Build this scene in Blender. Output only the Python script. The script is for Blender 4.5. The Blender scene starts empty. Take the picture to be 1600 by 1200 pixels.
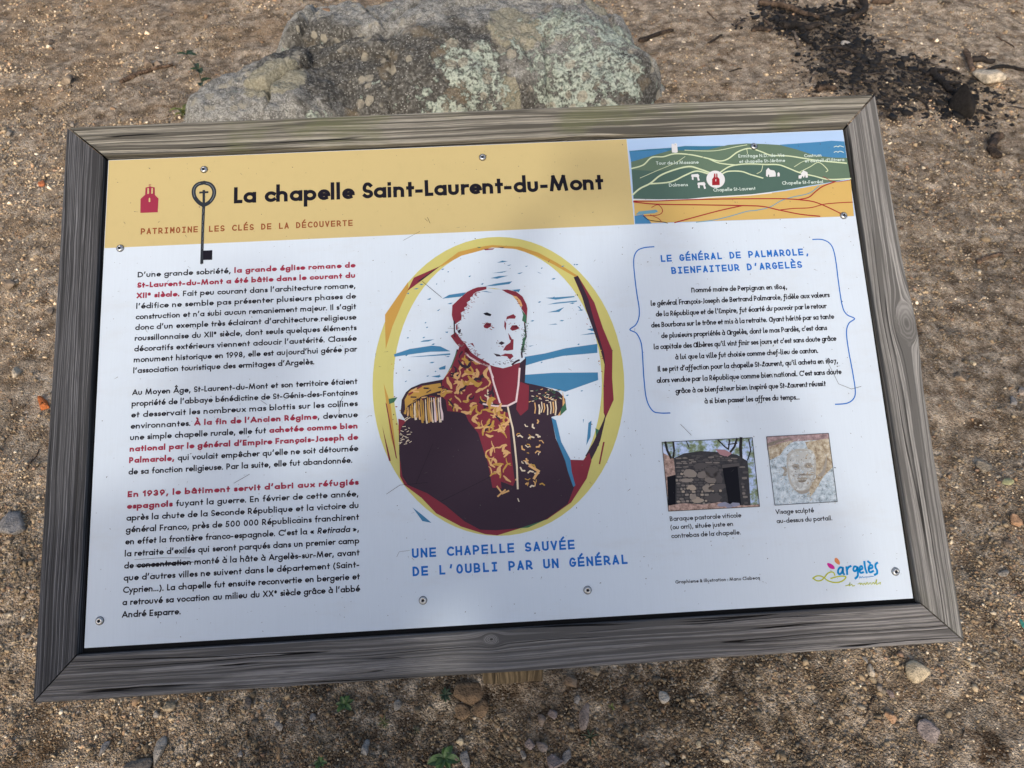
import bpy, bmesh, math, random
import numpy as np
from mathutils import Vector, Matrix, Euler

random.seed(7)
RNG = np.random.default_rng(11)
S = bpy.context.scene
COL = S.collection

# ------------------------------------------------------------------ camera
F_PX = 1150.0                      # focal length in pixels of the 1600 px wide photograph
CAM_H = 1.55
TILT = math.radians(31)            # slope of the sign from horizontal
R_SIGN = np.array([[0.9983044938881501, 0.05506535000755362, -0.01886649705880954],
                   [-0.050628017121693625, 0.9813658088093941, 0.1853589846276929],
                   [0.028721792511087342, -0.18408953400025058, 0.9824897465655917]])
T_SIGN = np.array([-0.5415047263626428, -0.3002406521358856, 0.9876986075962806])
_a = R_SIGN[:, 0]; _b = -R_SIGN[:, 1]; _n = np.cross(_a, _b)
_up = math.cos(TILT) * _n + math.sin(TILT) * _b
_fw = np.cross(_up, _a)
M_CW = np.array([_a, _fw, _up])    # lens axes -> world axes
CAM = np.array([0.0, 0.0, CAM_H])

cam_d = bpy.data.cameras.new('camera')
cam = bpy.data.objects.new('camera', cam_d); COL.objects.link(cam)
cam_d.sensor_width = 36.0
cam_d.lens = F_PX / 1600 * 36.0
cam_d.clip_start = 0.02
cam_d.clip_end = 2000
cam_d.dof.use_dof = True
cam_d.dof.focus_distance = 0.97
cam_d.dof.aperture_fstop = 15.0
r_, u_, b_ = M_CW @ [1, 0, 0], M_CW @ [0, -1, 0], M_CW @ [0, 0, -1]
cam.matrix_world = Matrix(((r_[0], u_[0], b_[0], 0), (r_[1], u_[1], b_[1], 0), (r_[2], u_[2], b_[2], CAM_H), (0, 0, 0, 1)))
S.camera = cam

# ------------------------------------------------------------------ light
SUN_EL, SUN_AZ = math.radians(33), math.radians(194)    # azimuth clockwise from +Y: behind the viewer
world = bpy.data.worlds.new('World'); S.world = world; world.use_nodes = True
wn = world.node_tree.nodes; wl = world.node_tree.links
sky = wn.new('ShaderNodeTexSky'); sky.sky_type = 'NISHITA'; sky.sun_disc = False
sky.sun_elevation = SUN_EL; sky.sun_rotation = SUN_AZ
sky.air_density = 1.0; sky.dust_density = 4.0; sky.ozone_density = 1.0
wl.new(sky.outputs[0], wn['Background'].inputs[0]); wn['Background'].inputs[1].default_value = 0.15
sun_d = bpy.data.lights.new('sun', 'SUN'); sun_d.energy = .85; sun_d.angle = math.radians(3.6); sun_d.color = (1, .95, .86)
sun = bpy.data.objects.new('sun', sun_d); COL.objects.link(sun)
SUN_DIR = Vector((math.sin(SUN_AZ) * math.cos(SUN_EL), math.cos(SUN_AZ) * math.cos(SUN_EL), math.sin(SUN_EL)))
sun.rotation_euler = SUN_DIR.to_track_quat('Z', 'Y').to_euler(); sun.location = (0, -3, 6)
S.view_settings.view_transform = 'Standard'; S.view_settings.look = 'None'
S.view_settings.exposure = 0.33; S.view_settings.gamma = 1.0
try: S.view_settings.use_curve_mapping = False
except Exception: pass

# ------------------------------------------------------------------ measuring helpers
def ray(x, y): return M_CW @ np.array([(x - 800) / F_PX, (y - 600) / F_PX, 1.0])
def ground_pt(x, y, z=0.0):
    d = ray(x, y); return CAM + d * ((z - CAM_H) / d[2])
def panel_uv(x, y, h=0.0):         # a point of the photograph -> millimetres on the sign's sheet
    d = np.array([(x - 800) / F_PX, (y - 600) / F_PX, 1.0])
    X = d * ((_n @ T_SIGN + h) / (_n @ d)) - T_SIGN
    return X @ R_SIGN[:, 0] * 1000, X @ R_SIGN[:, 1] * 1000
BASE = np.array([0.015, 0.612, 0.0])                    # foot of the post
def sign_pt(u, v, h=0.0):          # mm on the sheet (u right, v down, h above) -> metres from the post's foot
    c = R_SIGN @ np.array([u / 1000, v / 1000, 0]) + T_SIGN + _n * h / 1000
    return M_CW @ c + CAM - BASE

def vnoise(x, y, seed=0):          # value noise
    xi = np.floor(x).astype(np.int64); yi = np.floor(y).astype(np.int64)
    fx = x - xi; fy = y - yi; fx = fx * fx * (3 - 2 * fx); fy = fy * fy * (3 - 2 * fy)
    def hsh(i, j):
        n = (i * 374761393 + j * 668265263 + seed * 1442695041) & 0x7fffffff
        n = ((n ^ (n >> 13)) * 1274126177) & 0x7fffffff
        return ((n ^ (n >> 16)) & 0xffff) / 65535.0
    a, b, c, d = hsh(xi, yi), hsh(xi + 1, yi), hsh(xi, yi + 1), hsh(xi + 1, yi + 1)
    return (a * (1 - fx) + b * fx) * (1 - fy) + (c * (1 - fx) + d * fx) * fy
def fbm(x, y, octv=4, seed=0):
    s = 0; amp = .5
    for k in range(octv): s = s + amp * (vnoise(x, y, seed + k) - .5); x = x * 2.03 + 17.1; y = y * 2.03 + 5.3; amp *= .5
    return s

# ------------------------------------------------------------------ object helpers
def tag(o, label=None, cat=None, group=None, kind=None):
    if label: o['label'] = label
    if cat: o['category'] = cat
    if group: o['group'] = group
    if kind: o['kind'] = kind
    return o
def empty(name, loc):
    o = bpy.data.objects.new(name, None); COL.objects.link(o); o.location = loc; o.empty_display_size = .1; return o
def link(name, me, parent=None, loc=None):
    o = bpy.data.objects.new(name, me); COL.objects.link(o)
    if parent: o.parent = parent
    if loc is not None: o.location = loc
    return o
def mesh_obj(name, verts, faces, mats, parent=None, loc=None, mi=None, smooth=False):
    me = bpy.data.meshes.new(name); me.from_pydata([tuple(v) for v in verts], [], faces)
    for m in (mats if isinstance(mats, (list, tuple)) else [mats]): me.materials.append(m)
    if mi is not None: me.polygons.foreach_set('material_index', mi)
    if smooth: me.polygons.foreach_set('use_smooth', [True] * len(me.polygons))
    me.update(); return link(name, me, parent, loc)

# ------------------------------------------------------------------ node helpers
class NT:
    def __init__(s, name):
        s.m = bpy.data.materials.new(name); s.m.use_nodes = True; s.t = s.m.node_tree
        s.N = s.t.nodes; s.L = s.t.links; s.b = s.N['Principled BSDF']
    def n(s, typ, **kw):
        o = s.N.new(typ)
        for k, v in kw.items(): setattr(o, k, v)
        return o
    def put(s, sock, v):
        if isinstance(v, bpy.types.NodeSocket): s.L.new(v, sock)
        elif v is not None: sock.default_value = v
    def math(s, op, a, b=None, c=None, clamp=False):
        o = s.n('ShaderNodeMath', operation=op, use_clamp=clamp); s.put(o.inputs[0], a)
        if b is not None: s.put(o.inputs[1], b)
        if c is not None: s.put(o.inputs[2], c)
        return o.outputs[0]
    def coord(s, which='Object'): return s.n('ShaderNodeTexCoord').outputs[which]
    def attr(s, name, out='Vector'): return s.n('ShaderNodeAttribute', attribute_name=name).outputs[out]
    def mapping(s, v, scale=(1, 1, 1), loc=(0, 0, 0)):
        o = s.n('ShaderNodeMapping'); s.L.new(v, o.inputs[0]); o.inputs['Scale'].default_value = scale; o.inputs['Location'].default_value = loc
        return o.outputs[0]
    def noise(s, v, scale, detail=3, rough=.55, dist=0, out='Fac'):
        o = s.n('ShaderNodeTexNoise'); s.L.new(v, o.inputs['Vector']); o.inputs['Scale'].default_value = scale
        o.inputs['Detail'].default_value = detail; o.inputs['Roughness'].default_value = rough; o.inputs['Distortion'].default_value = dist
        return o.outputs[out]
    def voro(s, v, scale, feature='F1', out='Distance', rnd=1.0):
        o = s.n('ShaderNodeTexVoronoi', feature=feature); s.L.new(v, o.inputs['Vector']); o.inputs['Scale'].default_value = scale
        o.inputs['Randomness'].default_value = rnd
        return o.outputs[out]
    def ramp(s, fac, stops):
        o = s.n('ShaderNodeValToRGB'); s.L.new(fac, o.inputs[0]); e = o.color_ramp.elements
        while len(e) < len(stops): e.new(.5)
        for k, (p, c) in enumerate(stops):
            e[k].position = p; e[k].color = (c, c, c, 1) if isinstance(c, (int, float)) else (*c, 1)
        return o.outputs[0]
    def step(s, fac, lo, hi): 
        o = s.n('ShaderNodeMapRange', interpolation_type='SMOOTHSTEP'); s.L.new(fac, o.inputs[0]); o.inputs[1].default_value = lo; o.inputs[2].default_value = hi
        return o.outputs[0]
    def mix(s, fac, a, b, typ='MIX'):
        o = s.n('ShaderNodeMix', data_type='RGBA', blend_type=typ); s.put(o.inputs[0], fac)
        for i, v in ((6, a), (7, b)):
            if isinstance(v, tuple) and len(v) == 3: v = (*v, 1)
            s.put(o.inputs[i], v)
        return o.outputs[2]
    def bump(s, h, dist=.001, strength=1.0, prev=None):
        o = s.n('ShaderNodeBump'); s.L.new(h, o.inputs['Height']); o.inputs['Distance'].default_value = dist; o.inputs['Strength'].default_value = strength
        if prev: s.L.new(prev, o.inputs['Normal'])
        return o.outputs[0]
    def done(s, color, rough=.7, normal=None, spec=None, metal=None):
        s.put(s.b.inputs['Base Color'], (*color, 1) if isinstance(color, tuple) else color); s.put(s.b.inputs['Roughness'], rough)
        if normal: s.L.new(normal, s.b.inputs['Normal'])
        if spec is not None: s.b.inputs['Specular IOR Level'].default_value = spec
        if metal is not None: s.b.inputs['Metallic'].default_value = metal
        return s.m

def srgb(r, g, b):
    return tuple(((c / 255) / 12.92 if c / 255 <= .04045 else ((c / 255 + .055) / 1.055) ** 2.4) for c in (r, g, b))

def ink(name, rgb, vary=.10):      # printed ink: faintly mottled, same satin varnish as the sheet
    t = NT(name); c = t.coord()
    n = t.noise(c, 60, 4, .6); f = t.noise(t.mapping(c, (900, 60, 60)), 1, 2)
    k = t.math('MULTIPLY_ADD', n, vary * 2, 1 - vary); k = t.math('MULTIPLY_ADD', f, vary * .7, t.math('SUBTRACT', k, vary * .35))
    col = t.mix(1.0, tuple(x * .88 for x in rgb), t.ramp(k, [(0, 0), (1, 1)]), 'MULTIPLY')
    return t.done(col, .55, spec=.14)

# ------------------------------------------------------------------ materials
def mat_sheet():
    t = NT('printed_white_sheet'); c = t.coord()
    streak = t.noise(t.mapping(c, (700, 25, 25)), 1, 3, .6)
    cloud = t.noise(c, 6, 4, .6)
    k = t.math('ADD', t.math('MULTIPLY_ADD', streak, .07, .93), t.math('MULTIPLY_ADD', cloud, .08, -.04))
    dust = t.step(t.noise(t.mapping(c, (9, 22, 22)), 1, 5, .7), .50, .72)
    base = t.mix(1.0, (.635, .715, .795), t.ramp(k, [(0, 0), (1, 1)]), 'MULTIPLY')
    base = t.mix(t.math('MULTIPLY', dust, .16), base, (.50, .49, .46))
    sp = t.step(t.voro(c, 420), .10, .04); gate = t.step(t.noise(c, 90, 2), .60, .66)
    col = t.mix(t.math('MULTIPLY', t.math('MULTIPLY', sp, gate), .6), base, (.14, .13, .14))
    rough = t.math('MULTIPLY_ADD', cloud, .12, .36)
    return t.done(col, rough, spec=.3)

def mat_wood(name, tone, seed, knots=(), dark=.5, crackamt=1.0, freq=1.0, mossy=0.0, stripes=0.0, ringmix=.6):
    t = NT(name); g = t.attr('grain'); sx = t.n('ShaderNodeSeparateXYZ'); t.L.new(g, sx.inputs[0])
    u, v = sx.outputs[0], sx.outputs[1]
    # lines of grain flowing round the knots
    psi = v; ring = None
    for (ku, kv, R, asp) in knots:
        du = t.math('MULTIPLY', t.math('SUBTRACT', u, ku), 1 / asp); dv = t.math('SUBTRACT', psi, kv)
        r2 = t.math('ADD', t.math('MULTIPLY', du, du), t.math('MULTIPLY', dv, dv))
        fac = t.math('SUBTRACT', 1.0, t.math('DIVIDE', R * R, t.math('MAXIMUM', r2, R * R)))
        new = t.math('ADD', kv, t.math('MULTIPLY', dv, fac))
        r = t.math('MULTIPLY', t.math('SQRT', r2), t.math('MULTIPLY_ADD', t.noise(t.mapping(g, (60, 60, 1)), 1, 3), .9, .55)); inside = t.step(r, R * 1.02, R * .95)
        ring = (r, inside, R) if ring is None else ring
        psi = new
    w = t.n('ShaderNodeCombineXYZ'); t.put(w.inputs[0], u); t.put(w.inputs[1], psi); w.inputs[2].default_value = seed
    W = w.outputs[0]
    warp = t.noise(t.mapping(W, (5, 14, 1)), 1, 3, .5)
    psi2 = t.math('MULTIPLY_ADD', t.math('SUBTRACT', warp, .5), .012, psi)
    w2 = t.n('ShaderNodeCombineXYZ'); t.put(w2.inputs[0], u); t.put(w2.inputs[1], psi2); w2.inputs[2].default_value = seed + 3
    W2 = w2.outputs[0]
    n1 = t.noise(t.mapping(W2, (1.5, 120 * freq, 1)), 1, 1.5, .45)
    n2 = t.noise(t.mapping(W2, (2.6, 300 * freq, 1), (3, 7, 0)), 1, 1.5, .5)
    fine = t.noise(t.mapping(W2, (26, 560, 1)), 1, 3, .7)
    broad = t.noise(t.mapping(W2, (2.5, 34, 1)), 1, 3, .6)
    sep = t.n('ShaderNodeSeparateXYZ'); t.L.new(W2, sep.inputs[0])
    stripe = t.math('SINE', t.math('ADD', t.math('MULTIPLY', sep.outputs[1], 1420 * freq), t.math('MULTIPLY', t.noise(t.mapping(W2, (1.2, 60, 1)), 1, 2), 16)))
    l1 = t.step(t.math('ABSOLUTE', t.math('SUBTRACT', n1, .5)), .085, .030)
    l2 = t.math('MULTIPLY', t.step(t.math('ABSOLUTE', t.math('SUBTRACT', n2, .5)), .10, .03), .6)
    l3 = t.math('MULTIPLY', t.step(stripe, -.1, .8), stripes)
    lat = t.math('MAXIMUM', t.math('MAXIMUM', l1, l2), l3)
    crack = t.noise(t.mapping(W2, (1.3, 62 * freq, 1), (4.7, 2.2, 0)), 1, 1.2, .45)
    cgate = t.step(t.noise(t.mapping(W2, (4, 30, 1), (1, 8, 0)), 1, 2), .47, .56)
    ck = t.math('MULTIPLY', t.math('MULTIPLY', t.step(t.math('ABSOLUTE', t.math('SUBTRACT', crack, .5)), .017, .007), cgate), crackamt)
    light = tuple(min(1, x * 1.5) for x in tone); dk = tuple(x * dark for x in tone)
    col = t.mix(t.step(broad, .38, .68), tuple(x * 1.42 for x in tone), tuple(x * 1.15 for x in tone))
    col = t.mix(t.math('MULTIPLY', t.step(fine, .46, .70), .8), col, tuple(x * .58 for x in tone))
    col = t.mix(t.math('MULTIPLY', t.step(fine, .40, .28), .45), col, tuple(min(1, x * 2.1) for x in tone))
    col = t.mix(lat, col, (*dk, 1))
    if mossy: col = t.mix(t.math('MULTIPLY', t.step(t.noise(W, 9, 4), .5, .68), mossy), col, (.15, .16, .075))
    if ring:
        r, inside, R = ring
        rr = t.math('SINE', t.math('MULTIPLY', r, 6.28 * 4.2 / R))
        kc = t.ramp(t.math('MULTIPLY_ADD', rr, .5, .5), [(0, tuple(x * .45 for x in tone)), (1, tuple(x * 1.7 for x in tone))])
        kc = t.mix(t.step(r, R * .22, R * .08), kc, (.01, .008, .006))
        col = t.mix(t.math('MULTIPLY', inside, ringmix), col, kc)
    col = t.mix(ck, col, (.008, .007, .006))
    h = t.math('ADD', t.math('MULTIPLY', lat, -.5), t.math('MULTIPLY', fine, .6))
    h = t.math('SUBTRACT', h, t.math('MULTIPLY', ck, 1.6))
    return t.done(col, .85, t.bump(h, .0014, .8), spec=.2)

def mat_plain(name, rgb, rough=.6, metal=0, scale=200, vary=.25, bump=0.0):
    t = NT(name); c = t.coord(); n = t.noise(c, scale, 4)
    k = t.ramp(n, [(0.25, 1 - vary), (0.75, 1.0)])
    return t.done(t.mix(1.0, (*rgb, 1), k, 'MULTIPLY'), rough, t.bump(n, bump) if bump else None, metal=metal)

def mat_vcol(name, rough=.85, scale=900, vary=.35):
    t = NT(name); a = t.attr('tint', 'Color'); n = t.noise(t.coord(), scale, 3)
    return t.done(t.mix(1.0, a, t.ramp(n, [(.25, 1 - vary), (.75, 1.0)]), 'MULTIPLY'), rough, t.bump(n, .001, .5), spec=.3)

def mat_ground():
    t = NT('gravelly_soil'); c = t.coord(); st = t.attr('soil', 'Color'); s3 = t.n('ShaderNodeSeparateColor'); t.L.new(st, s3.inputs[0])
    char, damp_shade, warm = s3.outputs[0], s3.outputs[1], s3.outputs[2]
    big = t.noise(c, 3.0, 6, .6); mid = t.noise(c, 22, 6, .62); gr = t.noise(c, 170, 5, .7)
    col = t.mix(t.step(mid, .35, .68), (.33, .24, .16), (.78, .64, .48))
    col = t.mix(t.step(t.noise(c, 9, 4, .6), .52, .72), col, (.13, .076, .04))
    col = t.mix(t.math('MULTIPLY', warm, t.step(big, .42, .66)), col, (.40, .26, .14))
    col = t.mix(t.math('MULTIPLY', damp_shade, t.step(t.math('ADD', mid, t.math('MULTIPLY', big, .5)), .95, .55)), col, (.070, .048, .031))  # dark brown for moist soil and for shade painted into the ground
    vc = t.voro(c, 260, out='Color'); vs = t.n('ShaderNodeSeparateColor'); t.L.new(vc, vs.inputs[0])
    vd = t.voro(c, 260)
    grain = t.ramp(vs.outputs[0], [(0, (.10, .075, .05)), (.45, (.30, .235, .165)), (.8, (.44, .37, .28)), (1, (.66, .60, .52))])
    col = t.mix(t.math('MULTIPLY', t.step(vs.outputs[1], .55, .62), .6), col, grain)
    col = t.mix(1.0, col, t.ramp(gr, [(.30, .55), (.62, 1.2)]), 'MULTIPLY')
    clod = t.step(t.noise(c, 13, 6, .72), .40, .56); col = t.mix(1.0, col, t.ramp(clod, [(0, .54), (1, 1.05)]), 'MULTIPLY')
    cm = t.step(t.math('ADD', char, t.math('MULTIPLY', t.math('SUBTRACT', gr, .5), 2.6)), .38, .70)
    col = t.mix(t.math('MULTIPLY', cm, .58), col, (.018, .016, .015))
    h = t.math('ADD', t.math('MULTIPLY', gr, 1.0), t.math('MULTIPLY', vd, -.8))
    h = t.math('ADD', h, t.math('MULTIPLY', mid, 2.0))
    return t.done(col, .95, t.bump(h, .006, 1.0), spec=.15)

def mat_rock():
    t = NT('lichened_granite'); c = t.coord(); cr = t.n('ShaderNodeSeparateColor'); t.L.new(t.attr('crust', 'Color'), cr.inputs[0])
    n1 = t.noise(c, 6, 5, .65); n2 = t.noise(c, 34, 6, .72); n3 = t.noise(c, 85, 4, .72); n4 = t.noise(c, 170, 3, .7)
    col = t.mix(t.step(n2, .38, .62), (.19, .185, .165), (.46, .45, .41))
    col = t.mix(t.step(n4, .54, .62), col, (.62, .60, .55))
    col = t.mix(t.step(n4, .44, .36), col, (.19, .18, .155))
    dk = t.math('ADD', t.math('MULTIPLY_ADD', cr.outputs[2], 1.25, .10), t.math('MULTIPLY', t.math('SUBTRACT', t.noise(c, 9, 5, .65), .5), 2.4))
    col = t.mix(t.math('MULTIPLY', t.step(dk, .26, .70), t.step(t.math('ADD', t.math('MULTIPLY', n3, .6), t.math('MULTIPLY', n2, .4)), .38, .54)), col, (.085, .080, .070))
    col = t.mix(t.math('MULTIPLY', t.step(dk, .30, .5), t.step(t.voro(c, 75), .20, .14)), col, (.55, .54, .50))
    col = t.mix(t.math('MULTIPLY', t.step(t.noise(c, 7, 4, .6), .56, .66), .5), col, (.28, .22, .14))
    db = t.math('ADD', cr.outputs[1], t.math('MULTIPLY', t.math('SUBTRACT', n2, .5), .5))
    col = t.mix(t.math('MULTIPLY', t.step(db, .40, .45), .95), col, t.mix(t.step(n3, .4, .6), (.30, .28, .20), (.47, .435, .33)))
    lz = t.step(t.math('ADD', t.math('MULTIPLY', cr.outputs[0], 1.0), t.math('ADD', t.math('MULTIPLY', t.math('SUBTRACT', n2, .5), 1.2), t.math('MULTIPLY', t.math('SUBTRACT', t.noise(c, 11, 4, .65), .5), 2.2))), .38, .47); lg = t.step(t.math('ADD', t.math('MULTIPLY', t.noise(c, 26, 4, .75), .6), t.math('MULTIPLY', n3, .4)), .42, .50)
    col = t.mix(t.math('MULTIPLY', lz, lg), col, t.mix(t.step(n3, .38, .60), (.31, .37, .30), (.60, .65, .55)))
    od = t.math('MULTIPLY', t.step(t.math('ADD', t.voro(c, 15), t.math('MULTIPLY', t.math('SUBTRACT', n2, .5), .3)), .36, .31), t.step(t.noise(c, 5, 3), .49, .55)); col = t.mix(t.math('MULTIPLY', od, .8), col, (.46, .42, .33))
    h = t.math('ADD', t.math('MULTIPLY', n2, 1.6), t.math('MULTIPLY', n3, .9)); h = t.math('ADD', h, t.math('MULTIPLY', t.math('MULTIPLY', lz, lg), .5))
    return t.done(col, .92, t.bump(h, .014, 1.0), spec=.15)

SHEET = mat_sheet()
INK_BLACK = ink('ink_black', (.010, .009, .016))
INK_RED = ink('ink_red', srgb(160, 52, 76))
INK_BROWN = ink('ink_brown', srgb(150, 84, 50))
INK_BLUE = ink('ink_blue', srgb(28, 112, 200))
OCHRE = ink('ink_ochre', srgb(208, 188, 132), .06)
PLUM = ink('ink_plum', srgb(60, 45, 58))
MAROON = ink('ink_maroon', srgb(134, 50, 64))
LEMON = ink('ink_lemon', srgb(208, 200, 120), .06)
GOLD = ink('ink_gold', srgb(200, 156, 78))
TEAL = ink('ink_teal', srgb(70, 132, 172))
GREEN = ink('ink_green', srgb(66, 112, 84))
TAN = ink('ink_tan', srgb(226, 178, 120))
CREAM = ink('ink_cream', srgb(236, 218, 190))
PINKW = ink('ink_pinkish_white', srgb(240, 214, 214))
PAPER = SHEET

# ------------------------------------------------------------------ flat printing builder
class Print:
    def __init__(s): s.v = []; s.f = []; s.mi = []; s.mats = []
    def m(s, mat):
        if mat not in s.mats: s.mats.append(mat)
        return s.mats.index(mat)
    def poly(s, pts, mat, z):
        k = len(s.v); s.v += [(p[0], p[1], z) for p in pts]; s.f.append(list(range(k, k + len(pts)))); s.mi.append(s.m(mat))
    def ell(s, c, rx, ry, mat, z, n=14, rot=0, jit=0):
        pts = []
        for i in range(n):
            a = 2 * math.pi * i / n; k = 1 + random.uniform(-jit, jit); x, y = rx * k * math.cos(a), ry * k * math.sin(a)
            pts.append((c[0] + x * math.cos(rot) - y * math.sin(rot), c[1] + x * math.sin(rot) + y * math.cos(rot)))
        s.poly(pts, mat, z)
    def stroke(s, pts, hw, mat, z, cap=True, taper=None):
        P = [np.array(p, float) for p in pts]
        Q = [P[0]]
        for p in P[1:]:
            if np.hypot(*(p - Q[-1])) > 1e-4: Q.append(p)
        P = Q; n = len(P)
        if n < 2: return
        closed = np.hypot(*(P[0] - P[-1])) < 1e-3 and n > 3
        d = [(P[i + 1] - P[i]) / np.hypot(*(P[i + 1] - P[i])) for i in range(n - 1)]
        if cap and not closed: P[0] = P[0] - d[0] * hw; P[-1] = P[-1] + d[-1] * hw
        k = len(s.v); mi = s.m(mat)
        for i in range(n):
            if closed: a, b = d[i - 1] if i > 0 else d[-1], d[i] if i < n - 1 else d[0]
            else: a, b = d[max(i - 1, 0)], d[min(i, n - 2)]
            na, nb = np.array([-a[1], a[0]]), np.array([-b[1], b[0]]); nn = na + nb; L = np.hypot(*nn)
            nn = na if L < .2 else nn / L
            c = max(nn @ na, .55); w = hw / c
            if taper: w *= taper(i / (n - 1))
            q, r = P[i] + nn * w, P[i] - nn * w
            s.v += [(q[0], q[1], z), (r[0], r[1], z)]
        for i in range(n - 1): s.f.append([k + 2 * i, k + 2 * i + 1, k + 2 * i + 3, k + 2 * i + 2]); s.mi.append(mi)
    def build(s, name, parent):
        return mesh_obj(name, [sign_pt(*p) for p in s.v], s.f, s.mats, parent, mi=s.mi)

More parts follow.
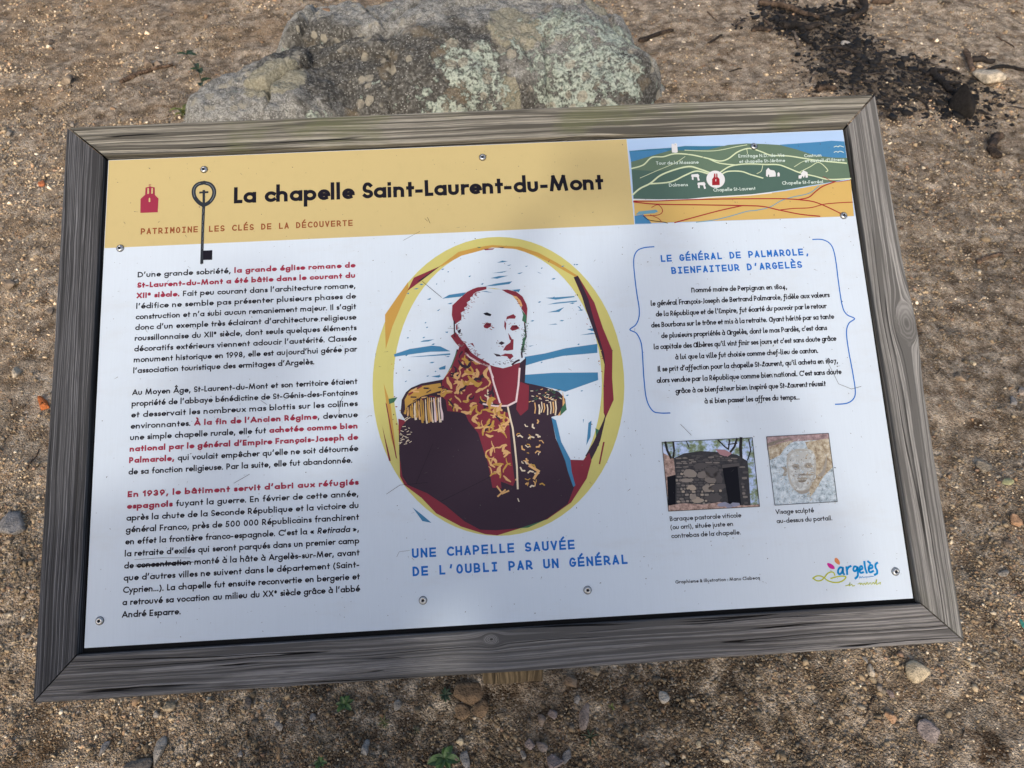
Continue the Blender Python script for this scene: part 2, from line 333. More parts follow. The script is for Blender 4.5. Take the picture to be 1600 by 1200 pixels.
# ------------------------------------------------------------------ lettering: a geometric stroke alphabet (x-height 1, capitals 1.5)
def A(cx, cy, rx, ry, a0, a1, n=None):
    n = n or max(4, int(abs(a1 - a0) / 24) + 1)
    return [(cx + rx * math.cos(math.radians(a0 + (a1 - a0) * i / n)), cy + ry * math.sin(math.radians(a0 + (a1 - a0) * i / n))) for i in range(n + 1)]
C_, AS = 1.5, 1.62
b1 = .82; O_ = A(.41, .5, .41, .5, 90, 450, 18)
G = {
 'a': (b1, [O_, [(b1, 0), (b1, 1)]]), 'b': (b1, [O_, [(0, 0), (0, AS)]]), 'c': (.66, [A(.41, .5, .41, .5, 48, 312)]),
 'd': (b1, [O_, [(b1, 0), (b1, AS)]]), 'e': (.8, [[(.03, .5), (.8, .5)] , A(.4, .5, .4, .5, 0, 302)]),
 'f': (.42, [[(.18, 0), (.18, 1.3)] + A(.42, 1.3, .24, .32, 180, 95), [(0, .98), (.40, .98)]]),
 'g': (b1, [O_, [(b1, 1), (b1, -.1)] + A(.41, -.12, .41, .45, 0, -155)]),
 'h': (.7, [[(0, 0), (0, AS)], A(.35, .6, .35, .4, 180, 0) + [(.7, 0)]]),
 'i': (0, [[(0, 0), (0, 1)], [(0, 1.42), (0, 1.44)]]), 'j': (.1, [[(.1, 1), (.1, -.55)], [(.1, 1.42), (.1, 1.44)]]),
 'k': (.62, [[(0, 0), (0, AS)], [(.58, 1), (.06, .45)], [(.22, .6), (.62, 0)]]), 'l': (0, [[(0, 0), (0, AS)]]),
 'm': (1.24, [[(0, 0), (0, 1)], A(.31, .66, .31, .34, 180, 0) + [(.62, 0)], A(.93, .66, .31, .34, 180, 0) + [(1.24, 0)]]),
 'n': (.66, [[(0, 0), (0, 1)], A(.33, .62, .33, .38, 180, 0) + [(.66, 0)]]), 'o': (b1, [O_]),
 'p': (b1, [O_, [(0, 1), (0, -.55)]]), 'q': (b1, [O_, [(b1, 1), (b1, -.55)]]),
 'r': (.36, [[(0, 0), (0, 1)], A(.36, .6, .36, .38, 180, 80)]),
 's': (.46, [A(.24, .75, .22, .25, 35, 270) + A(.24, .25, .24, .25, 90, -145)[1:]]),
 't': (.40, [[(.18, 0), (.18, 1.38)], [(0, .98), (.4, .98)]]), 'u': (.66, [[(0, 1)] + A(.33, .38, .33, .38, 180, 360) + [(.66, 1)]]),
 'v': (.66, [[(0, 1), (.33, .02)], [(.66, 1), (.33, .02)]]), 'w': (1.1, [[(0, 1), (.28, .02)], [(.28, .02), (.55, .95)], [(.55, .95), (.82, .02)], [(.82, .02), (1.1, 1)]]),
 'x': (.64, [[(0, 1), (.64, 0)], [(.64, 1), (0, 0)]]), 'y': (.68, [[(0, 1), (.35, .1)], [(.68, 1), (.14, -.5)]]), 'z': (.6, [[(0, 1), (.6, 1)], [(.6, 1), (0, 0)], [(0, 0), (.6, 0)]]),
 'A': (1.1, [[(0, 0), (.55, C_)], [(1.1, 0), (.55, C_)], [(.24, .45), (.86, .45)]]),
 'B': (.68, [[(0, 0), (0, C_)], [(0, C_), (.3, C_)] + A(.3, 1.13, .32, .37, 90, -90)[1:] + [(0, .76)], [(0, 0), (.34, 0)] + A(.34, .38, .34, .38, -90, 90)[1:]]),
 'C': (1.0, [A(.7, .75, .7, .75, 52, 308)]), 'D': (.98, [[(0, 0), (0, C_)], [(0, C_), (.3, C_)] + A(.3, .75, .68, .75, 90, -90)[1:] + [(0, 0)]]),
 'E': (.58, [[(0, 0), (0, C_)], [(0, C_), (.58, C_)], [(0, .78), (.54, .78)], [(0, 0), (.58, 0)]]), 'F': (.54, [[(0, 0), (0, C_)], [(0, C_), (.54, C_)], [(0, .78), (.5, .78)]]),
 'G': (1.3, [A(.7, .75, .7, .75, 48, 360), [(.78, .75), (1.4, .75)]]), 'H': (.86, [[(0, 0), (0, C_)], [(.86, 0), (.86, C_)], [(0, .78), (.86, .78)]]),
 'I': (0, [[(0, 0), (0, C_)]]), 'J': (.3, [[(.3, C_), (.3, .2)] + A(.05, .2, .25, .25, 0, -90)]), 'K': (.8, [[(0, 0), (0, C_)], [(.76, C_), (.05, .72)], [(.2, .85), (.8, 0)]]),
 'L': (.44, [[(0, C_), (0, 0)], [(0, 0), (.44, 0)]]), 'M': (1.34, [[(0, 0), (.2, C_)], [(.2, C_), (.67, .1)], [(.67, .1), (1.14, C_)], [(1.14, C_), (1.34, 0)]]),
 'N': (.98, [[(0, 0), (0, C_)], [(0, C_), (.98, 0)], [(.98, 0), (.98, C_)]]), 'O': (1.4, [A(.7, .75, .7, .75, 90, 450, 22)]),
 'P': (.66, [[(0, 0), (0, C_)], [(0, C_), (.26, C_)] + A(.26, 1.08, .38, .42, 90, -90)[1:] + [(0, .66)]]),
 'Q': (1.4, [A(.7, .75, .7, .75, 90, 450, 22), [(.8, .5), (1.35, 0)]]),
 'R': (.7, [[(0, 0), (0, C_)], [(0, C_), (.26, C_)] + A(.26, 1.08, .38, .42, 90, -90)[1:] + [(0, .66)], [(.26, .66), (.7, 0)]]),
 'S': (.66, [A(.34, 1.12, .31, .38, 38, 270) + A(.33, .37, .33, .37, 90, -148)[1:]]), 'T': (.8, [[(.4, 0), (.4, C_)], [(0, C_), (.8, C_)]]),
 'U': (.82, [[(0, C_)] + A(.41, .42, .41, .42, 180, 360) + [(.82, C_)]]), 'V': (1.0, [[(0, C_), (.5, .03)], [(1, C_), (.5, .03)]]),
 'W': (1.5, [[(0, C_), (.38, .03)], [(.38, .03), (.75, C_)], [(.75, C_), (1.12, .03)], [(1.12, .03), (1.5, C_)]]),
 'X': (.88, [[(0, C_), (.88, 0)], [(.88, C_), (0, 0)]]), 'Y': (.9, [[(0, C_), (.45, .7)], [(.9, C_), (.45, .7)], [(.45, .7), (.45, 0)]]), 'Z': (.8, [[(0, C_), (.8, C_)], [(.8, C_), (0, 0)], [(0, 0), (.8, 0)]]),
 '0': (.72, [A(.36, .75, .36, .75, 90, 450, 18)]), '1': (.3, [[(.3, 0), (.3, C_)], [(.3, C_), (0, 1.25)]]),
 '2': (.7, [A(.35, 1.12, .33, .38, 170, -35) + [(.0, 0)], [(0, 0), (.7, 0)]]), '3': (.66, [A(.31, 1.12, .28, .38, 150, -85), A(.31, .39, .35, .39, 85, -155)]),
 '4': (.78, [[(.56, 0), (.56, C_)], [(.56, C_), (0, .42)], [(0, .42), (.78, .42)]]), '5': (.68, [[(.62, C_), (.18, C_)], [(.18, C_), (.1, .84)], A(.3, .46, .36, .46, 120, -140)]),
 '7': (.7, [[(0, C_), (.7, C_)], [(.7, C_), (.2, 0)]]), '8': (.66, [A(.33, 1.13, .28, .37, -90, 270, 14), A(.33, .38, .33, .38, 90, 450, 14)]),
 '9': (.72, [A(.36, 1.06, .36, .44, 90, 450, 16), [(.70, .92), (.22, 0)]]), '6': (.72, [A(.36, .44, .36, .44, 90, 450, 16), [(.02, .58), (.5, C_)]]),
 '.': (0, [[(0, 0), (0, .02)]]), ',': (.1, [[(.1, .06), (0, -.28)]]), "'": (.12, [[(.12, 1.55), (.02, 1.2)]]), '-': (.36, [[(0, .5), (.36, .5)]]), ':': (0, [[(0, 0), (0, .02)], [(0, .8), (0, .82)]]),
 '(': (.26, [A(.75, .6, .75, 1.15, 130, 230)]), ')': (.26, [A(-.45, .6, .75, 1.15, 50, -50)]), '…': (.9, [[(0, 0), (0, .02)], [(.45, 0), (.45, .02)], [(.9, 0), (.9, .02)]]),
 '«': (.6, [[(.28, .85), (0, .5), (.28, .15)], [(.62, .85), (.34, .5), (.62, .15)]]), '»': (.6, [[(0, .85), (.28, .5), (0, .15)], [(.34, .85), (.62, .5), (.34, .15)]]),
 '&': (.85, [[(.85, 0), (.2, 1.0)] + A(.4, 1.2, .24, .3, 210, -30) + [(.1, .55)] + A(.36, .35, .34, .35, 150, 330) + [(.85, .7)]]),
}
ACC = {'é': ('e', 'a'), 'è': ('e', 'g'), 'ê': ('e', 'c'), 'à': ('a', 'g'), 'â': ('a', 'c'), 'ô': ('o', 'c'), 'î': ('ı', 'c'), 'ç': ('c', 'd'), 'É': ('E', 'a'), 'È': ('E', 'g'), 'À': ('A', 'g'), 'Â': ('A', 'c')}
G['ı'] = (0, [[(0, 0), (0, 1)]])
def mk(which, cx, y):
    if which == 'a': return [[(cx - .08, y), (cx + .14, y + .3)]]
    if which == 'g': return [[(cx + .08, y), (cx - .14, y + .3)]]
    if which == 'c': return [[(cx - .22, y), (cx, y + .26), (cx + .22, y)]]
    return [[(cx, -.05), (cx + .06, -.25), (cx - .12, -.38)]]
for k, (base, acc) in ACC.items():
    w, st = G[base]; G[k] = (w, st + mk(acc, w / 2, 1.8 if base.isupper() else 1.28))
we, se = G['e']; G['ᵉ'] = (we * .45, [[(x * .45, y * .5 + .95) for x, y in s_] for s_ in se])
# variants: typewriter capitals (fixed advance) and a lively upright italic
MONO = {}
for ch in 'ABCDEFGHIJKLMNOPQRSTUVWXYZÉÈÀ':
    w, st = G[ch]; k = .84 / max(w, .01); MONO[ch] = (.84, [[(x * k, y) for x, y in s_] for s_ in st])
MONO['I'] = (.84, [[(.42, 0), (.42, C_)], [(.12, C_), (.72, C_)], [(.12, 0), (.72, 0)]])
MONO['M'] = (.84, [[(0, 0), (0, C_)], [(0, C_), (.42, .6)], [(.42, .6), (.84, C_)], [(.84, C_), (.84, 0)]])
MONO['L'] = (.84, [[(.1, C_), (.1, 0)], [(.1, 0), (.8, 0)]])
MONO['J'] = (.84, [[(.7, C_), (.7, .3)] + A(.4, .3, .3, .3, 0, -160)])
for ch in ".,'": w, st = G[ch]; MONO[ch] = (.84, [[(x + .38, y) for x, y in s_] for s_ in st])
LIVE = dict(G)
def tall(ch, k=1.42): w, st = G[ch]; return (w * 1.25, [[(x * 1.25, y * k) for x, y in s_] for s_ in st])
LIVE['N'] = (.95, tall('n')[1]); LIVE['A'] = tall('a')
LIVE['E'] = (.66, [A(.4, 1.12, .34, .36, 40, 265) + A(.4, .4, .4, .4, 100, 330)[1:]])
LIVE['L'] = (.8, [A(.52, 1.2, .2, .28, -60, 170) + [(.28, .3)] + A(.14, .16, .14, .15, 40, 360) + [(.8, .02)]])
LIVE['l'] = (.16, [[(0, AS), (0, .22)] + A(.2, .22, .2, .22, 180, 280)]); LIVE['1'] = (.22, [[(.22, 0), (.22, 1.0)], [(.22, 1.0), (0, .82)]])
LIVE['0'] = (.74, [A(.37, .5, .37, .5, 90, 450, 16)]); LIVE['4'] = (.74, [[(.5, -.4), (.5, 1)], [(.5, 1), (0, .1)], [(0, .1), (.74, .1)]]); LIVE['7'] = (.6, [[(0, 1), (.6, 1)], [(.6, 1), (.15, -.45)]])
LIVE['n'] = (.70, [[(0, 0), (0, 1)], [(-.12, .92), (0, 1)], A(.34, .62, .34, .38, 180, 0) + [(.68, .1), (.8, .02)]])
LIVE['r'] = (.42, [[(0, 0), (0, 1)], [(-.12, .92), (0, 1)], A(.36, .6, .36, .38, 180, 70)])
LIVE['i'] = (.14, [[(-.1, .92), (0, 1), (0, .2), (.14, .02)], [(.02, 1.40), (.02, 1.42)]])
LIVE['f'] = (.5, [A(-.06, -.3, .24, .24, -110, 0) + [(.18, 1.3)] + A(.44, 1.3, .26, .3, 180, 80), [(0, .98), (.44, .98)]])

def runs(txt):                     # '*' switches to the heavy weight and back, '/' to the slanted one
    out = []; heavy = sl = False
    for ch in txt:
        if ch == '*': heavy = not heavy
        elif ch == '/': sl = not sl
        else: out.append((ch, heavy, sl))
    return out
def kern(ch):                      # round sides sit closer than upright stems
    return .10 - .07 * (ch in 'acdegoqéèêàâôçCGOQÉSs') - .07 * (ch in 'bceopséèêçDOQSs') - .10 * (ch in 'vwyxkrtfzLTYVAÀÂ')
def text(P, txt, p0, p1, xh, w, mat, heavy=None, sx=1.0, font=G, track=.16, just=True, slant=0.0, z=.3, sp=.42, gapfix=None):
    """one line from p0 to p1 (mm on the sheet, baseline); the word gaps take up what is left"""
    R = runs(txt); hv = heavy or (w, mat)
    def half(h): return (hv[0] if h else w) / 2
    mono = font is MONO
    adv = []
    for ch, h, sl in R:
        if ch == ' ': adv.append(None)
        elif mono: adv.append(.84 + 2 * half(h) + track)
        else: adv.append((font[ch][0] + 2 * half(h) + track + kern(ch)) * sx)
    tot = sum(a for a in adv if a is not None) - track * sx; ns = sum(a is None for a in adv)
    L = p1[0] - p0[0]; k = 1.0
    if gapfix and not mono:        # let the letters' breadth take up what is left instead
        sx = sx * (L / xh - gapfix * ns) / max(tot, 1e-6)
        adv = [None if ch == ' ' else (font[ch][0] + 2 * half(h) + track + kern(ch)) * sx for ch, h, sl in R]; tot = sum(q for q in adv if q is not None) - track * sx
    if mono:
        unit = .84 + w + track; n = len(R); k = L / ((unit * n - track) * xh); gap = unit
        adv = [unit if a is None else a for a in adv]
    elif just:
        gap = (L / xh - tot) / max(ns, 1)
        if ns == 0 or gap < .26: gap = .30; k = L / ((tot + gap * ns) * xh)
        elif gap > 1.5: gap = .5; k = L / ((tot + gap * ns) * xh)
    else: gap = sp
    x = 0
    for (ch, h, sl), a in zip(R, adv):
        if a is None: x += gap; continue
        if mono and ch == ' ': x += a; continue
        hw = half(h); mt = hv[1] if h else mat; s_ = sx * k if not mono else k
        x0 = x * k
        for j, st in enumerate(font[ch][1]):
            pts = []
            for gx, gy in st:
                yy = hw + gy * (1 - 2 * hw) if 0 <= gy <= 1 else (gy - hw + (0 if gy > 1 else 2 * hw))
                xx = x0 + (gx + hw) * s_ + (slant + (.2 if sl else 0)) * yy
                X = p0[0] + xx * xh; f = (X - p0[0]) / max(L, 1e-6)
                pts.append((X, p0[1] + (p1[1] - p0[1]) * f - yy * xh))
            P.stroke(pts, hw * xh, mt, z + .02 * j)
        x += a
    return gap

def U(x0, y0, s): return lambda x, y: panel_uv(x0 + x / s, y0 + y / s)
def LX(pts, f): return [f(*p) for p in pts]
def smooth(pts, n=6, closed=False):
    P = [np.array(p, float) for p in pts]; out = []; m = len(P)
    for i in range(m if closed else m - 1):
        p0 = P[(i - 1) % m] if closed or i > 0 else P[i]; p1 = P[i]; p2 = P[(i + 1) % m]; p3 = P[(i + 2) % m] if closed or i + 2 < m else p2
        for k in range(n):
            t = k / n
            out.append(tuple(.5 * ((2 * p1) + (-p0 + p2) * t + (2 * p0 - 5 * p1 + 4 * p2 - p3) * t * t + (-p0 + 3 * p1 - 3 * p2 + p3) * t ** 3)))
    if not closed: out.append(tuple(P[-1]))
    return out

# ================================================================== GROUND
FIRE = [(1175, 45), (1215, 8), (1260, 15), (1310, 10), (1345, 30), (1370, 70), (1400, 100), (1450, 95), (1490, 118), (1530, 122), (1540, 142), (1520, 152), (1528, 185), (1495, 190), (1440, 165), (1385, 185), (1320, 160), (1270, 110), (1250, 70)]
FIRE_W = np.array([ground_pt(*p)[:2] for p in FIRE])
def poly_sd(X, Y, poly):           # signed distance, positive inside
    d = np.full(X.shape, 1e9); ins = np.zeros(X.shape, bool)
    for i in range(len(poly)):
        a, b = poly[i], poly[(i + 1) % len(poly)]; e = b - a
        t = np.clip(((X - a[0]) * e[0] + (Y - a[1]) * e[1]) / (e @ e), 0, 1)
        d = np.minimum(d, np.hypot(X - a[0] - t * e[0], Y - a[1] - t * e[1]))
        cond = (a[1] > Y) != (b[1] > Y)
        ins ^= cond & (X < (b[0] - a[0]) * (Y - a[1]) / (b[1] - a[1] + 1e-12) + a[0])
    return np.where(ins, d, -d)
def gz(x, y):
    r = np.hypot(x, y - 2); near = np.clip(1 - (r - 6) / 6, 0, 1)
    return near * (.05 * fbm(x * .9 + 3, y * .9, 3, 3) + 0.03 * fbm(x * 5, y * 5, 3, 9) + .020 * fbm(x * 17, y * 17, 3, 21) - .024 * np.abs(fbm(x * 8, y * 8, 3, 27)) + .004 * vnoise(x * 45, y * 45, 23)) + (1 - near) * 1.2 * fbm(x * .05, y * .05, 3, 5) * np.clip((r - 10) / 40, 0, 1)
def soil(x, y):
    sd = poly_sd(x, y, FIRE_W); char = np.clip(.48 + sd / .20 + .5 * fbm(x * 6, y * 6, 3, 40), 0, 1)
    damp_shade = np.clip(1.35 - np.hypot((x - .12) / .95, (y - .45) / .62) + .5 * fbm(x * 4, y * 4, 3, 33), 0, 1)  # moist soil by the post, plus painted shade along the near ground
    damp_shade = np.maximum(damp_shade, np.clip(.55 * (x - .35), 0, .45) * (y < 2.6))
    warm = np.clip(.35 - .25 * x + .05 * y, 0, .9)
    return char, damp_shade, warm
def axis(lo, hi, step, far):
    c = list(np.arange(lo, hi + 1e-6, step)); d = step; x = hi; out = []
    while x < far: d *= 1.5; x += d; out.append(x)
    d = step; x = lo; pre = []
    while x > -far: d *= 1.5; x -= d; pre.append(x)
    return np.array(pre[::-1] + c + out)
gx, gy = axis(-4.2, 4.2, .022, 400), axis(-.4, 6.4, .022, 400)
X, Y = np.meshgrid(gx, gy); Z = gz(X, Y)
nv = X.size; me = bpy.data.meshes.new('ground'); nx, ny = len(gx), len(gy)
idx = np.arange(nv).reshape(ny, nx)
quads = np.stack([idx[:-1, :-1], idx[:-1, 1:], idx[1:, 1:], idx[1:, :-1]], -1).reshape(-1, 4)
def np_mesh(name, verts, faces, mat, smooth=False):
    me = bpy.data.meshes.new(name); n = faces.shape[1]
    me.vertices.add(len(verts)); me.vertices.foreach_set('co', np.asarray(verts, np.float32).ravel())
    me.loops.add(faces.size); me.loops.foreach_set('vertex_index', faces.astype(np.int32).ravel())
    me.polygons.add(len(faces)); me.polygons.foreach_set('loop_start', np.arange(0, faces.size, n, dtype=np.int32))
    me.polygons.foreach_set('loop_total', np.full(len(faces), n, np.int32))
    if smooth: me.polygons.foreach_set('use_smooth', np.ones(len(faces), bool))
    me.materials.append(mat); me.update(calc_edges=True); return me
def vcolor(me, name, rgb):
    a = me.attributes.new(name, 'FLOAT_COLOR', 'POINT'); q = np.ones((len(rgb), 4), np.float32); q[:, :3] = rgb; a.data.foreach_set('color', q.ravel())
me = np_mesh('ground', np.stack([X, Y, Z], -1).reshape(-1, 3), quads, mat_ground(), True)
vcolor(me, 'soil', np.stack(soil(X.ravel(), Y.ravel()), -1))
ground = tag(link('ground', me), kind='structure', label='brown gravelly soil around the sign and the boulder')
def gzp(x, y): return float(gz(np.array([x]), np.array([y]))[0])

# ------------------------------------------------------------------ stones
def ico(sub):
    bm = bmesh.new(); bmesh.ops.create_icosphere(bm, subdivisions=sub, radius=1); bm.verts.ensure_lookup_table()
    v = np.array([x.co[:] for x in bm.verts]); f = np.array([[q.index for q in p.verts] for p in bm.faces]); bm.free(); return v, f
ICO1, ICO2, ICO3 = ico(1), ico(2), ico(3)
OCT = (np.array([(1, 0, 0), (-1, 0, 0), (0, 1, 0), (0, -1, 0), (0, 0, 1), (0, 0, -1)], float), np.array([(0, 2, 4), (2, 1, 4), (1, 3, 4), (3, 0, 4), (2, 0, 5), (1, 2, 5), (3, 1, 5), (0, 3, 5)]))
def rock_shape(base, rng, cuts=7, lo=.55, hi=.95, jit=.08):
    v = base[0].copy()
    for k in range(cuts):           # facets: push what sticks out past a random plane back onto it
        n = rng.normal(size=3); n /= np.linalg.norm(n); d = rng.uniform(lo, hi); q = v @ n - d; v = v - np.where(q > 0, q, 0)[:, None] * n
    return v + rng.normal(size=v.shape) * jit * .5
STONE_TINTS = np.array([(.34, .275, .20), (.42, .35, .265), (.24, .19, .14), (.29, .265, .235), (.20, .185, .175), (.70, .64, .55), (.33, .235, .165), (.155, .12, .09), (.42, .36, .28), (.28, .20, .16)])

def scatter(name, n, mat, size, label, region=None, tint=None, flat=(.45, .8), base=ICO1, embed=.25, y_lo=-120, y_hi=1330, kinds=10, seed=1, jit=.08, drift=0, long=False):
    rng = np.random.default_rng(seed)
    if region is None:
        px = rng.uniform(-260, 1860, n); py = rng.uniform(y_lo, y_hi, n)
        d = np.stack([(px - 800) / F_PX, (py - 600) / F_PX, np.ones(n)], -1) @ M_CW.T; t = -CAM_H / d[:, 2]
        x, y = d[:, 0] * t, d[:, 1] * t
        if drift:                  # gathers in drifts, leaving trodden dusty places
            ok = rng.random(n) < np.clip(.55 + drift * fbm(x * 3.2, y * 3.2, 5, 55), .10, 1); x, y = x[ok], y[ok]; n = len(x)
    else: x, y = region(rng, n)
    dist = np.sqrt(x * x + y * y + CAM_H ** 2); sz = size(rng, n, dist); z = gz(x, y)
    kinds_v = [rock_shape(base, rng, 6, .4, .85, jit) for _ in range(kinds)]; nb = len(base[0])
    K = rng.integers(0, kinds, n); V = np.stack(kinds_v)[K]
    s3 = np.stack([rng.uniform(.75, 1.35, n) * (rng.uniform(2.5, 7, n) * (2.2 if 'litter' in name else 1) if long else 1), rng.uniform(.7, 1.1, n), rng.uniform(*flat, n)], -1) * sz[:, None]
    V = V * s3[:, None, :]; a = rng.uniform(0, 2 * math.pi, n); ca, sa = np.cos(a)[:, None], np.sin(a)[:, None]
    tl = rng.normal(0, .25, n)[:, None]; vx, vz = V[:, :, 0] * np.cos(tl) - V[:, :, 2] * np.sin(tl), V[:, :, 0] * np.sin(tl) + V[:, :, 2] * np.cos(tl)
    vy = V[:, :, 1]; V = np.stack([vx * ca - vy * sa + x[:, None], vx * sa + vy * ca + y[:, None], vz + (z + sz * s3[:, 2] / sz * (1 - embed * 2) * .6)[:, None]], -1)
    Fc = (base[1][None] + (np.arange(n) * nb)[:, None, None]).reshape(-1, 3)
    me = np_mesh(name, V.reshape(-1, 3), Fc, mat)
    col = tint(rng, n, x, y) if tint else STONE_TINTS[rng.integers(0, len(STONE_TINTS), n)]
    vcolor(me, 'tint', np.repeat(col, nb, 0)); return tag(link(name, me), label, None, None, 'stuff')
def peb_tint(rng, n, x, y):
    p = np.array([.22, .17, .14, .08, .06, .055, .10, .07, .075, .03]); c = STONE_TINTS[rng.choice(len(STONE_TINTS), n, p=p / p.sum())] * rng.uniform(.72, 1.38, n)[:, None]
    ch, dp, wm = soil(x, y); burnt = (ch > .35) & (rng.random(n) < .70 * ch); c[burnt] = np.array([.016, .015, .015])
    spot = np.clip(.55 + 2.2 * fbm(x * 3.5, y * 3.5, 5, 90), 0, 1)
    return c * np.array([1.50, 1.38, 1.17]) * (1 - .72 * dp * (.45 + .55 * spot))[:, None] * (.55 + 1.15 * spot * np.clip(.75 + 2.6 * fbm(x * 15, y * 15, 3, 91), .15, 1.4))[:, None]  # pebbles take the same moist tone and painted shade, then random spots
PEB = mat_vcol('pebble_stone')
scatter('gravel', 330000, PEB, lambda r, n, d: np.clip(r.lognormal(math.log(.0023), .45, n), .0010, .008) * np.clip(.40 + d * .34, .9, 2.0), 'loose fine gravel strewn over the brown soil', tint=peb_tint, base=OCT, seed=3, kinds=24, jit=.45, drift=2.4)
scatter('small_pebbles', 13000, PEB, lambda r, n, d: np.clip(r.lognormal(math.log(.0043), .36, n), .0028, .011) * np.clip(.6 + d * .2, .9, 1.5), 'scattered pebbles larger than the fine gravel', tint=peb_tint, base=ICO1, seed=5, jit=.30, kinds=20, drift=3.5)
def in_fire(rng, n):
    out = np.zeros((0, 2)); lo, hi = FIRE_W.min(0) - .1, FIRE_W.max(0) + .1
    while len(out) < n:
        q = rng.uniform(lo, hi, (n, 2)); sd = poly_sd(q[:, 0], q[:, 1], FIRE_W) + .40 * fbm(q[:, 0] * 5, q[:, 1] * 5, 4, 77); out = np.vstack([out, q[sd > rng.uniform(-.08, .08, n)]])
    return out[:n, 0], out[:n, 1]
scatter('charcoal_crumbs', 2800, mat_vcol('charcoal', .8), lambda r, n, d: np.clip(r.lognormal(math.log(.0058), .65, n), .0025, .028), 'black charcoal crumbs and ash of an old campfire on the gravel', region=in_fire, tint=lambda r, n, x, y: np.repeat(np.array([[.012, .011, .011]]), n, 0) * r.uniform(.5, 2.2, n)[:, None], flat=(.3, .7), seed=8, jit=.3, kinds=20)

scatter('dry_litter', 1500, PEB, lambda r, n, d: r.uniform(.0009, .0017, n) * np.clip(.6 + d * .25, .9, 1.5), 'dry needles, straw and tiny twigs littering the gravel', tint=lambda r, n, x, y: np.where((r.random(n) < .55)[:, None], np.array([[.10, .065, .04]]), np.array([[.42, .34, .22]])) * r.uniform(.5, 1.2, n)[:, None], flat=(.5, .9), seed=14, jit=.1, kinds=10, long=True, embed=-.2, drift=3)
scatter('charred_splinters', 230, bpy.data.materials['charcoal'], lambda r, n, d: r.uniform(.004, .009, n), 'thin charred splinters scattered over the old campfire', region=in_fire, tint=lambda r, n, x, y: np.array([.016, .014, .013]) * r.uniform(.6, 5, n)[:, None] * np.array([1.1, 1, .92]), flat=(.5, .9), seed=9, jit=.2, kinds=12, long=True, embed=.1)

# ================================================================== THE SIGN
sign = tag(empty('information_sign', BASE), 'sloping information panel about a chapel, in a weathered grey wooden frame on one post', 'sign')
# sheet: 1000 x 625 x 3 mm, and a backing blackened to paint the shade in the gap around it
def slab(name, u0, v0, u1, v1, h0, h1, mat, parent):
    q = [(u0, v0), (u1, v0), (u1, v1), (u0, v1)]
    V = [sign_pt(u, v, h0) for u, v in q] + [sign_pt(u, v, h1) for u, v in q]
    return mesh_obj(name, V, [(0, 1, 2, 3), (7, 6, 5, 4), (0, 4, 5, 1), (1, 5, 6, 2), (2, 6, 7, 3), (3, 7, 4, 0)], mat, parent)
sheet = slab('printed_sheet', 0, 0, 1000, 625, -3, 0, SHEET, sign)
slab('backing_board', -12, -12, 1012, 637, -16, -7, mat_plain('shade_black_backing', (.006, .006, .006), .9), sign)

# frame boards: mitred, rounded and a little uneven; 'grain' runs along each board
def frame_board(corner_in, corner_out, n_st, mat, seed, bulge=None, top=5.0, gap=1.2):
    """corner_in/out: inner and outer end points on the sheet plane, start and end"""
    (a0, a1), (o0, o1) = [np.array(c, float) for c in corner_in], [np.array(c, float) for c in corner_out]
    wd = (np.hypot(*(o0 - a0)) + np.hypot(*(o1 - a1))) / 2
    prof = [(0, -34), (0, -12), (0, -1.6), (.010, -.5), (.035, 0), (.25, .15), (.5, .25), (.75, .1), (.955, -.1), (.985, -.9), (1, -2.6), (1, -14), (1, -34)]
    L = a1 - a0; ln = np.hypot(*L); along = L / ln; out = np.array([-along[1], along[0]]);
    if (o0 - a0) @ out < 0: out = -out
    V = []; g = []; s = np.linspace(0, 1, n_st)
    for i, si in enumerate(s):
        for j, (t, z) in enumerate(prof):
            p0 = a0 + (o0 - a0) * t; p1 = a1 + (o1 - a1) * t
            p = p0 + (p1 - p0) * si; p = p + along * (gap if si == 0 else -gap if si == 1 else 0)
            w1 = float(fbm(np.array([si * ln / 90.]), np.array([seed * 3.1]), 3, seed)[0]) * 1.6
            w2 = float(fbm(np.array([si * ln / 45.]), np.array([t * 3 + seed]), 2, seed + 5)[0]) * .9
            off = w1 * t
            if bulge: off += bulge[1] * math.exp(-((si * ln - bulge[0]) / bulge[2]) ** 2) * t
            p = p + out * off
            V.append(sign_pt(p[0], p[1], top + z + (w2 if z > -2 else 0)))
            lu = (p - a0) @ along; depth = sum(math.hypot((prof[q + 1][0] - prof[q][0]) * wd, prof[q + 1][1] - prof[q][1]) for q in range(j))
            g.append((lu / 1000, (depth - 34) / 1000, seed))
    m = len(prof); Fc = []
    for i in range(n_st - 1):
        for j in range(m):
            Fc.append((i * m + j, i * m + (j + 1) % m, (i + 1) * m + (j + 1) % m, (i + 1) * m + j))
    Fc.append(tuple(range(m))); Fc.append(tuple((n_st - 1) * m + j for j in range(m - 1, -1, -1)))
    o = mesh_obj('frame_board', V, Fc, mat, sign)
    at = o.data.attributes.new('grain', 'FLOAT_VECTOR', 'POINT'); at.data.foreach_set('vector', np.array(g, np.float32).ravel())
    return o
I = {'tl': (-5, -4), 'tr': (1005, -4), 'br': (1006, 631), 'bl': (-6, 632)}
O = {'tl': (-55.3, -48.7), 'tr': (1050.7, -49.1), 'br': (1052.6, 678.3), 'bl': (-54.2, 683.1)}
